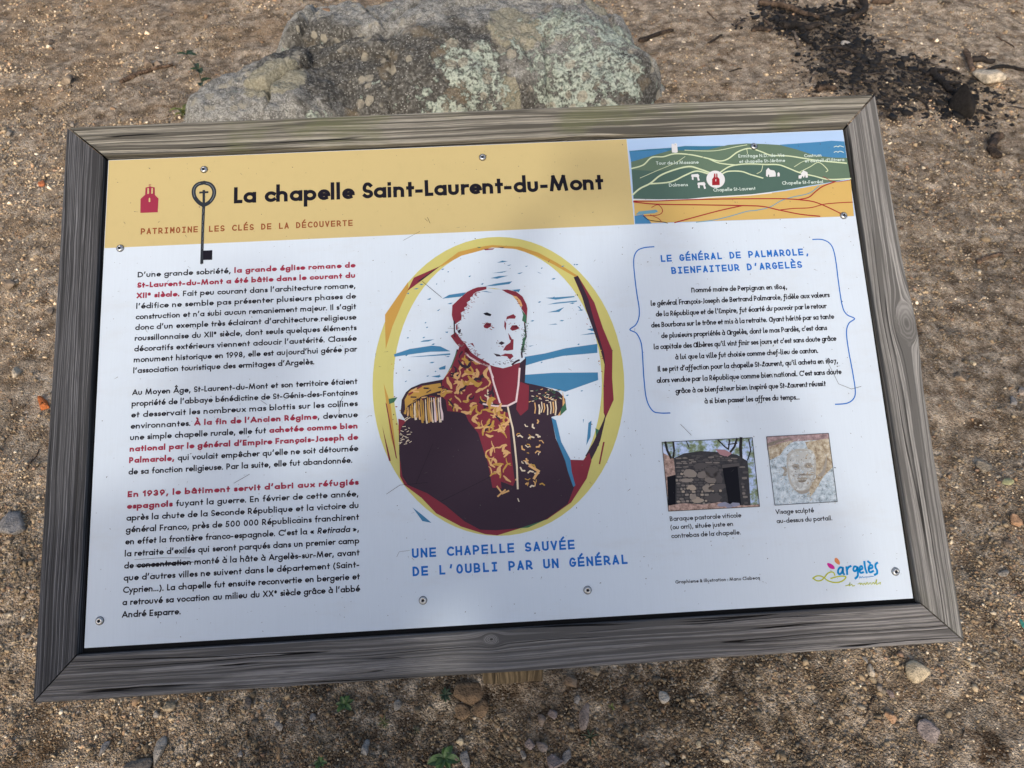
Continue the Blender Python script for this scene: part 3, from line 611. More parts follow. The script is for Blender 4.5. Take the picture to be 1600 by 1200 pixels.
# knots sit where the photograph shows them
ku, kv = panel_uv(768, 1004, .005); KB = ((ku - I['bl'][0]) / 1000, (kv - 632) / 1000)
ku, kv = panel_uv(1392, 505, .005); KR = ((kv - I['tr'][1]) / 1000, (ku - 1005) / 1000)
ku, kv = panel_uv(905, 213, .005); KT = ((ku - I['tl'][0]) / 1000, (-4 - kv) / 1000)
b = frame_board((I['tl'], I['tr']), (O['tl'], O['tr']), 150, mat_wood('weathered_top_board', (.27, .25, .205), 1.3, ((KT[0], KT[1] - .016, .011, 2.6),), .34, 1.3, .75, .5), 1, gap=2.2)
b['label'] = 'greyish green weathered top board with bold dark grain'
b = frame_board((I['tr'], I['br']), (O['tr'], O['br']), 110, mat_wood('weathered_right_board', (.25, .24, .225), 2.7, ((KR[0], .047, .017, 1.7),), .5, .8, .9, .12, .35, .2), 2, bulge=(KR[0] * 1000 + 10, 5.0, 55), gap=1.3)
b['label'] = 'pale grey right board with a bulging knot'
b = frame_board((I['bl'], I['br']), (O['bl'], O['br']), 150, mat_wood('weathered_bottom_board', (.20, .19, .182), 3.9, ((KB[0], KB[1], .0085, 1.15),), .5, 1.1, 1.0, 0), 3, gap=.9)
b['label'] = 'dark grey bottom board with a round knot'
b = frame_board((I['tl'], I['bl']), (O['tl'], O['bl']), 110, mat_wood('weathered_left_board', (.145, .145, .152), 5.1, (), .30, .5, 1.2, 0, .85), 4, gap=1.3)
b['label'] = 'slate grey left board with fine straight grain'

# post and its bracket under the panel
def box_obj(name, lo, hi, mat, parent, bev=.004, grain_axis=2):
    bm = bmesh.new(); bmesh.ops.create_cube(bm, size=1)
    for v in bm.verts: v.co = Vector([(lo[k] + hi[k]) / 2 + v.co[k] * (hi[k] - lo[k]) for k in range(3)])
    bmesh.ops.bevel(bm, geom=bm.edges[:], offset=bev, segments=2, profile=.6, affect='EDGES')
    me = bpy.data.meshes.new(name); bm.to_mesh(me); bm.free(); me.materials.append(mat)
    at = me.attributes.new('grain', 'FLOAT_VECTOR', 'POINT'); g = []
    for v in me.vertices: g.append((v.co[grain_axis], v.co[0] + v.co[1] * .7, 1))
    at.data.foreach_set('vector', np.array(g, np.float32).ravel()); return link(name, me, parent)
POSTW = mat_wood('brown_post_wood', (.15, .115, .072), 8.2, (), .55, .5, .8, 0)
box_obj('post', (-.062, -.062, -.25), (.062, .062, .79), POSTW, sign)
for sx_ in (-1, 1):                # cleats along the underside, following the slope
    u0 = 500 + sx_ * 52; V = []
    for (u, v, h) in [(u0 - 22, 120, -60), (u0 + 22, 120, -60), (u0 + 22, 560, -60), (u0 - 22, 560, -60), (u0 - 22, 120, -16.5), (u0 + 22, 120, -16.5), (u0 + 22, 560, -16.5), (u0 - 22, 560, -16.5)]: V.append(sign_pt(u, v, h))
    mesh_obj('cleat', V, [(0, 1, 2, 3), (7, 6, 5, 4), (0, 4, 5, 1), (1, 5, 6, 2), (2, 6, 7, 3), (3, 7, 4, 0)], mat_plain('cleat_wood', (.2, .15, .09), .8), sign)

# screws
def mat_steel():
    t = NT('zinc_screw'); n = t.noise(t.coord(), 900, 3)
    return t.done(t.mix(n, (.42, .42, .41), (.72, .72, .70)), .32, metal=1.0)
STEEL = mat_steel(); DARK = mat_plain('screw_recess', (.012, .012, .013), .5); GASKET = mat_plain('screw_washer', (.035, .035, .035), .7)
def screw_at(px, py):
    u, v = panel_uv(px, py); V = []; Fc = []; mi = []; n = 20
    rings = [(5.0, .10), (5.0, .7), (4.55, .75), (4.5, 1.0), (4.1, 1.9), (3.2, 2.5), (2.1, 2.75), (2.0, 1.0), (.01, .8)]
    off = np.array([.3, -.2])
    for r, h in rings:
        for k in range(n):
            a = 2 * math.pi * k / n; rr = r
            if r in (2.1, 2.0): rr = r * (1 if k % 4 < 2 else .72)
            V.append(sign_pt(u + rr * math.cos(a), v + rr * math.sin(a), h))
    for i in range(len(rings) - 1):
        for k in range(n): Fc.append((i * n + k, i * n + (k + 1) % n, (i + 1) * n + (k + 1) % n, (i + 1) * n + k)); mi.append(2 if i < 2 else 0 if i < 6 else 1)
    return mesh_obj('screw', V, Fc, [STEEL, DARK, GASKET], sign, mi=mi, smooth=True)
for p in [(319, 265), (754, 246), (1178, 229), (188, 388), (1318, 337), (156, 970), (661, 938), (918, 922), (1399, 893)]: screw_at(*p)

# ------------------------------------------------------------------ printed matter
# ochre banner
P = Print(); P.poly([(.5, .5), (699.5, .5), (699.5, 124.5), (.5, 124.5)], OCHRE, .05); P.build('title_banner', sheet)
# title and subtitle
P = Print()
text(P, 'La chapelle Saint-Laurent-du-Mont', panel_uv(365.5, 318), panel_uv(943.5, 296), 15.4, .315, INK_BLACK, track=.10, z=.2, gapfix=.62)
P.build('title_lettering', sheet)
P = Print()
text(P, 'PATRIMOINE', panel_uv(220, 366.5), panel_uv(309, 363), 5.7, .29, INK_BROWN, font=MONO, track=.42, z=.2)
text(P, 'LES CLÉS DE LA DÉCOUVERTE', panel_uv(326, 362.5), panel_uv(551, 353), 5.7, .29, INK_BROWN, font=MONO, track=.42, z=.2)
P.build('subtitle_lettering', sheet)
# chapel emblem
f = U(180, 250, 7.06); P = Print()
P.poly(LX([(278, 585), (280, 430), (330, 385), (335, 305), (384, 292), (437, 303), (438, 385), (478, 425), (470, 577)], f), INK_RED, .2)
P.stroke(LX([(384, 295), (383, 268)], f), .35, INK_RED, .22); P.stroke(LX([(371, 277), (396, 275)], f), .35, INK_RED, .24)
for q in ([(355, 375), (356, 318), (364, 308), (374, 317), (373, 374)], [(399, 373), (400, 316), (408, 307), (417, 315), (416, 372)], [(370, 464), (371, 424), (379, 416), (388, 424), (388, 462)]): P.poly(LX(q, f), OCHRE, .3)
P.build('chapel_emblem', sheet)
# key drawing
KEY = ink('ink_key', (.030, .036, .045)); KEYL = ink('ink_key_sheen', (.16, .18, .20)); P = Print()
ring = smooth([(980, 250), (1050, 272), (1090, 330), (1085, 400), (1040, 465), (975, 495), (915, 460), (872, 395), (870, 320), (910, 270), (980, 250)], 5)
P.stroke(LX(ring, f), 2.7, KEY, .2, cap=False); P.stroke(LX([(x, y + 2) for x, y in ring[2:20]], f), .5, KEYL, .24)
P.stroke(LX(ring[34:48], f), .45, KEYL, .24)
P.stroke(LX([(978, 345), (978, 480)], f), 1.7, KEY, .28); P.stroke(LX([(940, 360), (1018, 356)], f), 1.4, KEY, .30)
P.poly(LX([(950, 480), (1003, 480), (992, 530), (985, 700), (975, 1000), (973, 1145), (938, 1147), (945, 950), (952, 700), (958, 530)], f), KEY, .32)
P.poly(LX([(970, 1000), (1072, 996), (1070, 1102), (972, 1104)], f), INK_BLACK, .34)
for k in range(5): P.stroke(LX([(965 + (k % 2) * 8, 520 + k * 95), (976 - k, 560 + k * 95), (962, 600 + k * 95)], f), .3, KEYL, .38)
P.build('key_drawing', sheet)

# body copy
BODY = [
 ["D'une grande sobriété, *la grande église romane de*", "*St-Laurent-du-Mont a été bâtie dans le courant du*", "*XIIᵉ siècle.* Fait peu courant dans l'architecture romane,", "l'édifice ne semble pas présenter plusieurs phases de", "construction et n'a subi aucun remaniement majeur. Il s'agit", "donc d'un exemple très éclairant d'architecture religieuse", "roussillonnaise du XIIᵉ siècle, dont seuls quelques éléments", "décoratifs extérieurs viennent adoucir l'austérité. Classée", "monument historique en 1998, elle est aujourd'hui gérée par", "l'association touristique des ermitages d'Argelès."],
 ["Au Moyen Âge, St-Laurent-du-Mont et son territoire étaient", "propriété de l'abbaye bénédictine de St-Génis-des-Fontaines", "et desservait les nombreux mas blottis sur les collines", "environnantes. *À la fin de l'Ancien Régime*, devenue", "une simple chapelle rurale, elle fut *achetée comme bien*", "*national par le général d'Empire François-Joseph de*", "*Palmarole,* qui voulait empêcher qu'elle ne soit détournée", "de sa fonction religieuse. Par la suite, elle fut abandonnée."],
 ["*En 1939, le bâtiment servit d'abri aux réfugiés*", "*espagnols* fuyant la guerre. En février de cette année,", "après la chute de la Seconde République et la victoire du", "général Franco, près de 500 000 Républicains franchirent", "en effet la frontière franco-espagnole. C'est la « /Retirada/ »,", "la retraite d'exilés qui seront parqués dans un premier camp", "de concentration monté à la hâte à Argelès-sur-Mer, avant", "que d'autres villes ne suivent dans le département (Saint-", "Cyprien…). La chapelle fut ensuite reconvertie en bergerie et", "a retrouvé sa vocation au milieu du XXᵉ siècle grâce à l'abbé", "André Esparre."]]
ENDS = {(0, 9): panel_uv(491.7, 570)[0], (1, 7): panel_uv(551, 723)[0], (2, 10): panel_uv(283, 962)[0]}
for b_, (v0, pitch) in enumerate([(167.0, 14.17), (322.8, 14.27), (450.4, 14.25)]):
    P = Print()
    for i, ln in enumerate(BODY[b_]):
        v = v0 + pitch * i; ul = 44.9 - .0055 * (v - 167); ur = 327.4 - .004 * max(0, v - 320)
        end = ENDS.get((b_, i), ur)
        text(P, ln, (ul, v), (end, v), 5.0, .285, INK_BLACK, heavy=(.39, INK_RED), sx=.80, track=.09, z=.2)
    P.build('body_text', sheet)
# scratched out word
P = Print(); su, sv = panel_uv(214, 886)
for k in range(9): P.stroke([(su + random.uniform(-2, 4), sv - random.uniform(.4, 3.8)), (su + random.uniform(50, 68), sv - random.uniform(.4, 3.8))], random.uniform(.12, .38), INK_BLACK, .5 + .02 * k)
P.stroke([(su - 3, sv - 9), (su + 30, sv - 9.3), (su + 64, sv - 7.2)], .16, INK_BLACK, .6); P.stroke([(su + 64, sv - 2), (su + 75, sv - 1.6)], .18, INK_BLACK, .6)
P.build('strike_through', sheet)
sc_lines = [[(366, 755), (390, 741)], [(408, 626), (417, 632)], [(531, 632), (536, 620)], [(530, 650), (530, 632)], [(630, 376), (656, 362)], [(660, 440), (690, 465)], [(700, 513), (780, 516)], [(604, 772), (625, 758), (668, 754)], [(690, 783), (766, 745)], [(650, 756), (676, 694)], [(1290, 560), (1310, 600), (1330, 608), (1345, 604)], [(620, 870), (624, 862), (640, 860)], [(1063, 663), (1080, 680)], [(668, 340), (672, 349)], [(664, 342), (668, 346)]]
for q in sc_lines: P = Print(); P.stroke([panel_uv(*p) for p in q], random.uniform(.14, .28), INK_BLACK, .75); P.build('scratch', sheet)

# blue headings
P = Print()
text(P, 'UNE CHAPELLE SAUVÉE', panel_uv(644, 872), panel_uv(898, 858), 7.6, .31, INK_BLUE, font=MONO, track=.38, z=.2)
text(P, "DE L'OUBLI PAR UN GÉNÉRAL", panel_uv(645, 900.5), panel_uv(981, 881), 7.6, .31, INK_BLUE, font=MONO, track=.38, z=.2)
P.build('portrait_caption', sheet)
P = Print()
text(P, "LE GÉNÉRAL DE PALMAROLE,", panel_uv(1032.5, 409.5), panel_uv(1265, 398.5), 6.4, .31, INK_BLUE, font=MONO, track=.38, z=.2)
text(P, "BIENFAITEUR D'ARGELÈS", panel_uv(1049.5, 428.3), panel_uv(1253.5, 418.5), 6.4, .31, INK_BLUE, font=MONO, track=.38, z=.2)
P.build('biography_heading', sheet)
f = U(980, 370, 4.286); P = Print()
BIO = [("Nommé maire de Perpignan en 1804,", 430, 374, 1072, 350), ("le général François-Joseph de Bertrand Palmarole, fidèle aux valeurs", 158, 464, 1355, 405), ("de la République et de l'Empire, fut écarté du pouvoir par le retour", 192, 535, 1335, 479), ("des Bourbons sur le trône et mis à la retraite. Ayant hérité par sa tante", 161, 609, 1385, 550), ("de plusieurs propriétés à Argelès, dont le mas Pardès, c'est dans", 228, 680, 1338, 625), ("la capitale des Albères qu'il vint finir ses jours et c'est sans doute grâce", 178, 755, 1400, 697), ("à lui que la ville fut choisie comme chef-lieu de canton.", 322, 823, 1280, 778), ("Il se prit d'affection pour la chapelle St-Laurent, qu'il acheta en 1807,", 205, 904, 1412, 846), ("alors vendue par la République comme bien national. C'est sans doute", 198, 980, 1435, 920), ("grâce à ce bienfaiteur bien inspiré que St-Laurent réussit", 325, 1050, 1330, 1000), ("à si bien passer les affres du temps…", 518, 1118, 1155, 1090)]
for s_, x0, y0, x1, y1 in BIO: text(P, s_, f(x0, y0), f(x1, y1), 4.8, .265, INK_BLACK, font=LIVE, track=.08, slant=.07, z=.2, gapfix=.42)
P.build('biography_text', sheet)
P = Print()
P.stroke(LX(smooth([(178, 67), (110, 74), (62, 100), (43, 170), (60, 350), (80, 480), (77, 545), (55, 592), (18, 622), (60, 645), (88, 695), (100, 760), (112, 950), (130, 1090), (170, 1165), (220, 1180), (285, 1180)], 5), f), .75, INK_BLUE, .2); P.build('curly_bracket', sheet); P = Print()
P.stroke(LX(smooth([(1243, 18), (1310, 20), (1365, 55), (1393, 140), (1418, 330), (1442, 470), (1472, 522), (1522, 548), (1484, 580), (1468, 640), (1482, 760), (1508, 900), (1527, 1030), (1515, 1085), (1470, 1115), (1395, 1122)], 5), f), .75, INK_BLUE, .2)
P.build('curly_bracket', sheet)

# ------------------------------------------------------------------ map strip
SKYB = ink('ink_pale_sky', srgb(178, 206, 240), .04); SEA = ink('ink_sea', srgb(74, 134, 178)); SEA2 = ink('ink_far_hills', srgb(62, 120, 150)); HILL = ink('ink_hill_green', srgb(102, 124, 104)); HILL2 = ink('ink_hill_dark_green', srgb(82, 108, 98))
SAND = ink('ink_plain', srgb(212, 178, 106), .05); PATHC = ink('ink_path', srgb(214, 226, 186)); ROAD = ink('ink_road', srgb(160, 40, 50)); RIVER = ink('ink_river', srgb(110, 160, 180)); MAPW = ink('ink_map_white', (.78, .78, .78), .03); MAPT = ink('ink_map_label', srgb(216, 232, 222))
f = U(980, 200, 4.444); P = Print()
P.poly([(700, .5), (999.5, .5), (999.5, 126.8), (700, 124.6)], SKYB, .05)
P.poly(LX([(14, 160), (140, 148), (300, 138), (400, 125), (520, 126), (680, 124), (680, 230), (30, 260)], f), SEA2, .1)
P.poly(LX([(1060, 116), (1200, 106), (1340, 96), (1420, 88), (1508, 94), (1530, 250), (1300, 250), (1100, 160)], f), SEA, .1)
P.poly(LX([(17, 165), (120, 160), (260, 150), (300, 165), (180, 220), (26, 236)], f), SEA, .12)
hill = [(26, 236), (180, 190), (300, 155), (420, 155), (560, 150), (700, 118), (830, 107), (960, 112), (1060, 118), (1180, 150), (1300, 190), (1420, 205), (1526, 208), (1550, 352), (1420, 376), (1240, 405), (1100, 430), (860, 462), (560, 480), (400, 495), (200, 496), (44, 492)]
P.poly(LX(hill, f), HILL, .15)
P.poly(LX([(34, 290), (200, 300), (430, 280), (560, 330), (760, 260), (1060, 262), (1200, 310), (1380, 350), (1240, 404), (1100, 429), (860, 461), (560, 479), (400, 494), (200, 495), (43, 490)], f), HILL2, .18)
P.poly(LX([(45, 500), (200, 503), (400, 502), (560, 487), (860, 468), (1100, 437), (1240, 412), (1420, 380), (1552, 362), (1574, 612), (900, 636), (55, 664)], f), SAND, .2)
P.stroke(LX([(45, 497), (220, 500), (420, 497), (560, 483), (860, 465), (1000, 450)], f), .8, MAPW, .24)
def st(pts, w, m, z): P.stroke(LX(smooth(pts, 5), f), w, m, z)
for k, (pts, w) in enumerate([([(30, 282), (110, 258), (170, 205), (250, 200), (330, 180), (440, 186), (560, 212), (640, 230), (700, 215), (770, 165), (850, 142), (930, 165), (1000, 190), (1120, 195), (1230, 212), (1340, 228), (1520, 245)], .9), ([(40, 462), (90, 420), (160, 385), (230, 330), (330, 290), (430, 268), (500, 285), (570, 310)], 1.1), ([(160, 388), (300, 375), (400, 330), (480, 300), (560, 318)], 1.0), ([(655, 322), (700, 302), (790, 302), (860, 325), (940, 348)], .9), ([(650, 305), (720, 265), (830, 250), (960, 254), (1050, 256), (1120, 280), (1200, 312), (1300, 335), (1400, 358), (1550, 352)], .9), ([(90, 348), (200, 300), (330, 245), (400, 200)], .4), ([(560, 212), (640, 245), (760, 258)], .8), ([(1200, 305), (1270, 270), (1330, 240), (1390, 290), (1380, 305)], .5), ([(400, 155), (600, 160), (760, 130), (830, 118)], .5), ([(940, 262), (930, 300), (900, 318)], .4), ([(830, 150), (835, 180)], .4), ([(1160, 270), (1230, 230), (1300, 232)], .4)]): st(pts, w, PATHC, .3 + .02 * k)
for k, (pts, w) in enumerate([([(45, 510), (200, 508), (400, 500), (700, 494), (1050, 492), (1200, 500), (1300, 515), (1400, 555), (1500, 605)], .75), ([(45, 515), (200, 530), (500, 535), (800, 540), (940, 546), (1050, 570), (1200, 600), (1335, 614)], .75), ([(330, 658), (470, 620), (640, 575), (800, 540)], .75), ([(1050, 572), (1150, 560), (1270, 555), (1360, 532), (1450, 522), (1562, 516)], .6), ([(1190, 498), (1260, 482), (1310, 440), (1360, 405), (1440, 375)], .75), ([(1360, 340), (1440, 375), (1550, 362)], .4), ([(170, 552), (215, 535), (245, 575), (215, 605), (110, 612)], .5)]): st(pts, w, ROAD, .6 + .02 * k)
for k, pts in enumerate([[(480, 655), (600, 640), (720, 612), (830, 580), (900, 572), (990, 550), (1070, 505), (1150, 480), (1260, 455), (1330, 405)]]): st(pts, .6, RIVER, .55)
P.poly(LX([(52, 610), (110, 600), (150, 640), (170, 664), (54, 666)], f), SEA, .4); P.poly(LX([(80, 580), (200, 568), (215, 580), (190, 592), (60, 604)], f), RIVER, .42)
st([(112, 612), (150, 640), (250, 655), (280, 662)], .45, INK_BLACK, .8); st([(160, 605), (215, 630), (240, 655)], .4, ROAD, .82)
# little white buildings
P.poly(LX([(310, 172), (306, 115), (316, 110), (322, 116), (334, 106), (345, 112), (350, 170), (338, 175)], f), MAPW, .9)
for (x, y) in ((445, 325), (488, 382)):
    P.poly(LX([(x, y), (x + 45, y - 5), (x + 55, y + 8), (x + 50, y + 20), (x - 2, y + 14)], f), MAPW, .9)
    P.poly(LX([(x + 2, y + 14), (x + 14, y + 15), (x + 15, y + 38), (x + 3, y + 36)], f), MAPW, .91); P.poly(LX([(x + 38, y + 16), (x + 50, y + 16), (x + 58, y + 40), (x + 45, y + 44)], f), MAPW, .91)
P.ell(f(613, 358), 12.6, 12.6, MAPW, .9, 28)
P.poly(LX([(588, 400), (588, 358), (600, 342), (602, 318), (611, 318), (612, 345), (616, 345), (617, 317), (625, 320), (626, 342), (640, 356), (641, 398)], f), ROAD, .95); P.stroke(LX([(614, 360), (614, 370)], f), .5, MAPW, .97)
P.poly(LX([(962, 335), (963, 295), (978, 278), (990, 292), (1020, 298), (1030, 315), (1030, 338), (985, 342), (984, 326), (976, 326), (975, 342)], f), MAPW, .9); P.poly(LX([(1040, 338), (1042, 315), (1050, 308), (1057, 318), (1057, 338)], f), MAPW, .9)
P.poly(LX([(1188, 352), (1188, 332), (1205, 328), (1208, 312), (1222, 296), (1250, 310), (1253, 345), (1238, 348), (1234, 328), (1224, 350), (1215, 334), (1206, 354)], f), MAPW, .9)
for y in (128, 165): st([(1435, y + 6), (1450, y), (1462, y + 5), (1475, y - 2), (1500, y + 6)], .5, MAPT, .85)
for s_, x0, y0, x1, y1 in [("Tour de la Massane", 200, 258, 495, 250), ("Ermitage N.D.-de-Vie", 772, 208, 1092, 202), ("et chapelle St-Jérôme", 778, 246, 1095, 238), ("Castrum", 1228, 206, 1348, 202), ("et castell d'Ultrera", 1232, 242, 1506, 232), ("Dolmens", 290, 410, 420, 406), ("Chapelle St-Laurent", 598, 444, 890, 432), ("Chapelle St-Ferréol", 1075, 396, 1360, 386)]:
    text(P, s_, f(x0, y0), f(x1, y1), 3.2, .24, MAPT, z=1.0, gapfix=.5)
P.build('map_illustration', sheet)

# ------------------------------------------------------------------ oval portrait
f = U(570, 360, 3.721); P = Print(); rnd = random.Random(5)
def pl(pts, m, z, sm=0): P.poly(LX(smooth(pts, sm, True) if sm else pts, f), m, z)
def ov(cx, cy, rx, ry, m, z, n=72): P.poly([f(cx + rx * math.cos(2 * math.pi * i / n), cy + ry * math.sin(2 * math.pi * i / n)) for i in range(n)], m, z)
ov(777, 907, 732, 869, LEMON, .06); ov(772, 890, 606, 792, PAPER, .1)
pl([(252, 300), (190, 385), (118, 490), (118, 560), (122, 690), (160, 560), (215, 430), (255, 345)], GOLD, .14)
pl([(430, 212), (545, 125), (650, 100), (740, 85), (900, 95), (1010, 130), (1120, 190), (1235, 262), (1225, 272), (1100, 200), (1000, 150), (880, 108), (740, 100), (560, 148), (450, 208)], GOLD, .14)
pl([(442, 206), (285, 275), (248, 352), (330, 292)], MAROON, .18); pl([(300, 300), (440, 206), (330, 292)], PLUM, .2)
pl([(690, 108), (755, 104), (745, 112), (700, 116)], MAROON, .18); pl([(770, 98), (815, 98), (800, 104)], PLUM, .18); pl([(650, 97), (680, 96), (665, 103)], GREEN, .18)
pl([(1238, 262), (1335, 420), (1385, 570), (1440, 700), (1438, 860), (1447, 985), (1400, 1090), (1388, 1060), (1388, 900), (1394, 780), (1340, 590), (1290, 450), (1215, 275)], MAROON, .18)
pl([(1214, 272), (1240, 266), (1300, 400), (1332, 520), (1392, 720), (1400, 800), (1380, 720), (1340, 610), (1285, 460), (1255, 360)], PLUM, .22)
pl([(1403, 1060), (1385, 1110), (1330, 1230), (1282, 1310), (1312, 1345), (1345, 1280), (1370, 1220), (1398, 1100)], PLUM, .22)
pl([(1340, 1150), (1360, 1160), (1362, 1250), (1350, 1260)], GREEN, .2); pl([(1385, 1230), (1395, 1230), (1368, 1360), (1360, 1358)], MAROON, .2); pl([(110, 890), (150, 1010), (185, 1320), (150, 1200)], GOLD, .14); pl([(120, 1000), (128, 1010), (188, 1330), (180, 1320)], MAROON, .2); pl([(100, 1130), (152, 1340), (140, 1340)], MAROON, .2)
pl([(138, 980), (190, 970), (170, 1000), (142, 1010)], GREEN, .2)
# sky slabs and flecks
for q in ([(170, 720), (260, 690), (390, 670), (440, 675), (497, 703), (380, 706), (300, 716), (172, 735)], [(250, 737), (497, 715), (497, 724), (320, 735)], [(930, 735), (1050, 715), (1170, 685), (1352, 660), (1352, 712), (1150, 730), (1040, 755), (930, 787)], [(930, 840), (1100, 828), (1355, 826), (1357, 870), (1165, 938), (1090, 918), (930, 890)], [(450, 398), (490, 375), (590, 360), (570, 380)], [(700, 325), (760, 310), (858, 296), (840, 312), (760, 322)], [(1050, 392), (1130, 388), (1218, 382), (1220, 388), (1110, 403)], [(1060, 432), (1110, 420), (1235, 408), (1232, 415)], [(1060, 477), (1110, 466), (1160, 446), (1130, 474)], [(730, 278), (780, 266), (835, 263), (770, 281)], [(740, 249), (832, 235), (800, 246)], [(768, 188), (800, 176), (832, 180), (800, 186)], [(320, 649), (340, 640), (405, 633), (370, 646)], [(1065, 549), (1110, 542), (1120, 547)], [(1250, 609), (1320, 596), (1350, 602)], [(1290, 575), (1330, 568), (1345, 590)], [(430, 800), (470, 785), (468, 808), (435, 810)], [(385, 850), (440, 840), (430, 856)], [(360, 402), (385, 392), (380, 404)], [(1235, 440), (1250, 445), (1265, 472)], [(885, 250), (920, 243), (900, 254)], [(930, 210), (950, 204), (940, 212)], [(825, 204), (852, 198), (840, 206)], [(1000, 240), (1030, 252), (1012, 248)], [(418, 468), (438, 456), (430, 468)], [(465, 590), (485, 588), (480, 598)], [(950, 672), (985, 668), (960, 676)], [(870, 346), (905, 342), (895, 360)], [(278, 1611), (330, 1651), (388, 1700), (335, 1690)], [(1300, 1120), (1318, 1105), (1312, 1200), (1288, 1250), (1295, 1180)], [(1268, 1100), (1274, 1096), (1270, 1122)]): pl(q, TEAL, .2)
for k in range(70):
    x, y = rnd.uniform(230, 1330), rnd.uniform(200, 980)
    if 500 < x < 960 and y > 320: continue
    l = rnd.uniform(8, 34); pl([(x, y), (x + l * .5, y - 4 - rnd.random() * 3), (x + l, y - rnd.uniform(1, 7)), (x + l * .6, y + 2)], TEAL, .22)
for k in range(46):                # spatter of the print along the ring
    a = rnd.choice((rnd.uniform(2.75, 3.35), rnd.uniform(-.75, .1), rnd.uniform(2.2, 2.5)));
    x, y = 772 + 600 * math.cos(a) + rnd.gauss(0, 14), 890 + 780 * math.sin(a) + rnd.gauss(0, 14); P.ell(f(x, y), rnd.uniform(.5, 1.3), rnd.uniform(.4, .9), rnd.choice((PLUM, MAROON, GOLD)), .26, 6, rnd.uniform(0, 3), .3)
# red rim, jacket
pl([(195, 1095), (205, 1430), (230, 1480), (330, 1555), (415, 1645), (560, 1722), (700, 1766), (770, 1773), (890, 1736), (1060, 1680), (1200, 1582), (1290, 1442), (1318, 1340), (1305, 1292), (1270, 1336), (1188, 1333), (1000, 1300), (600, 1200)], MAROON, .3)
pl([(900, 1732), (960, 1696), (1055, 1680), (950, 1728)], GREEN, .34)
pl([(330, 890), (270, 915), (240, 940), (215, 985), (208, 1060), (240, 1110), (215, 1140), (200, 1190), (200, 1300), (218, 1430), (250, 1480), (300, 1502), (362, 1528), (470, 1600), (580, 1692), (670, 1740), (760, 1744), (900, 1732), (1050, 1682), (1180, 1590), (1222, 1480), (1195, 1400), (1170, 1330), (1110, 1210), (1085, 1085), (1140, 1070), (1172, 1040), (1165, 980), (1130, 940), (1050, 912), (930, 885), (938, 740), (880, 790), (800, 802), (700, 772), (535, 690), (510, 780), (465, 865)], PLUM, .4)
pl([(1085, 1090), (1112, 1104), (1142, 1230), (1195, 1330), (1202, 1400), (1224, 1482), (1212, 1492), (1180, 1400), (1165, 1340), (1112, 1210)], TEAL, .44)
pl([(1150, 935), (1172, 1040), (1140, 1075), (1120, 1078), (1150, 1030)], TAN, .43); pl([(1165, 1000), (1174, 1042), (1135, 1078), (1140, 1040)], GREEN, .45)
pl([(535, 700), (545, 740), (500, 850), (460, 870), (505, 780)], GREEN, .44); pl([(500, 800), (512, 800), (470, 868), (455, 868)], TAN, .45)
lap = [(545, 690), (560, 645), (700, 772), (800, 802), (903, 768), (890, 856), (875, 1000), (832, 1026), (834, 1060), (852, 1300), (872, 1462), (862, 1486), (790, 1460), (795, 1500), (742, 1496), (715, 1350), (690, 1280), (660, 1180), (604, 1110), (582, 1062), (480, 1050), (470, 985), (438, 960), (452, 872), (500, 810)]
pl(lap, MAROON, .5)
pl([(905, 880), (955, 902), (950, 1040), (906, 1078), (880, 1040), (890, 940)], MAROON, .5)
pl([(690, 980), (720, 1000), (835, 1025), (830, 1060), (790, 1050), (700, 1025), (660, 1000)], PLUM, .54)
# gold embroidery
def inside(x, y, poly):
    c = False
    for i in range(len(poly)):
        (x1, y1), (x2, y2) = poly[i], poly[i - 1]
        if (y1 > y) != (y2 > y) and x < (x2 - x1) * (y - y1) / (y2 - y1) + x1: c = not c
    return c
neckz = [(720, 790), (905, 790), (885, 1010), (780, 1010)]; n_ = 0
while n_ < 125:
    x, y = rnd.uniform(440, 880), rnd.uniform(700, 1500)
    if not inside(x, y, lap) or inside(x, y, neckz): continue
    a = rnd.uniform(0, 6.28); tn = rnd.choice((-1, 1)) * rnd.uniform(.05, .55); q = [(x, y)]
    for k in range(rnd.randint(3, 6)): a += tn + rnd.uniform(-.5, .5); x += 11 * math.cos(a); y += 11 * math.sin(a); q.append((x, y))
    if not inside(q[-1][0], q[-1][1], lap) or inside(q[-1][0], q[-1][1], neckz): continue
    m = rnd.choice((GOLD, GOLD, TAN, TAN, PLUM)) if y < 1130 else rnd.choice((GOLD, TAN, TAN)); P.stroke(LX(q, f), rnd.uniform(.9, 2.5) * (1 if y < 1130 else .75), m, .6 + n_ * .002, taper=lambda t: .45 + .55 * math.sin(math.pi * t)); n_ += 1
for k in range(34):
    x, y = rnd.uniform(880, 1020), rnd.uniform(1080, 1500); l = rnd.uniform(8, 30); a = rnd.uniform(0, 6.28); P.stroke(LX([(x, y), (x + l * .5 * math.cos(a), y + l * .5 * math.sin(a)), (x + l * math.cos(a + .6), y + l * math.sin(a + .6))], f), rnd.uniform(.5, 1.0), rnd.choice((TAN, CREAM, GOLD)), .62)
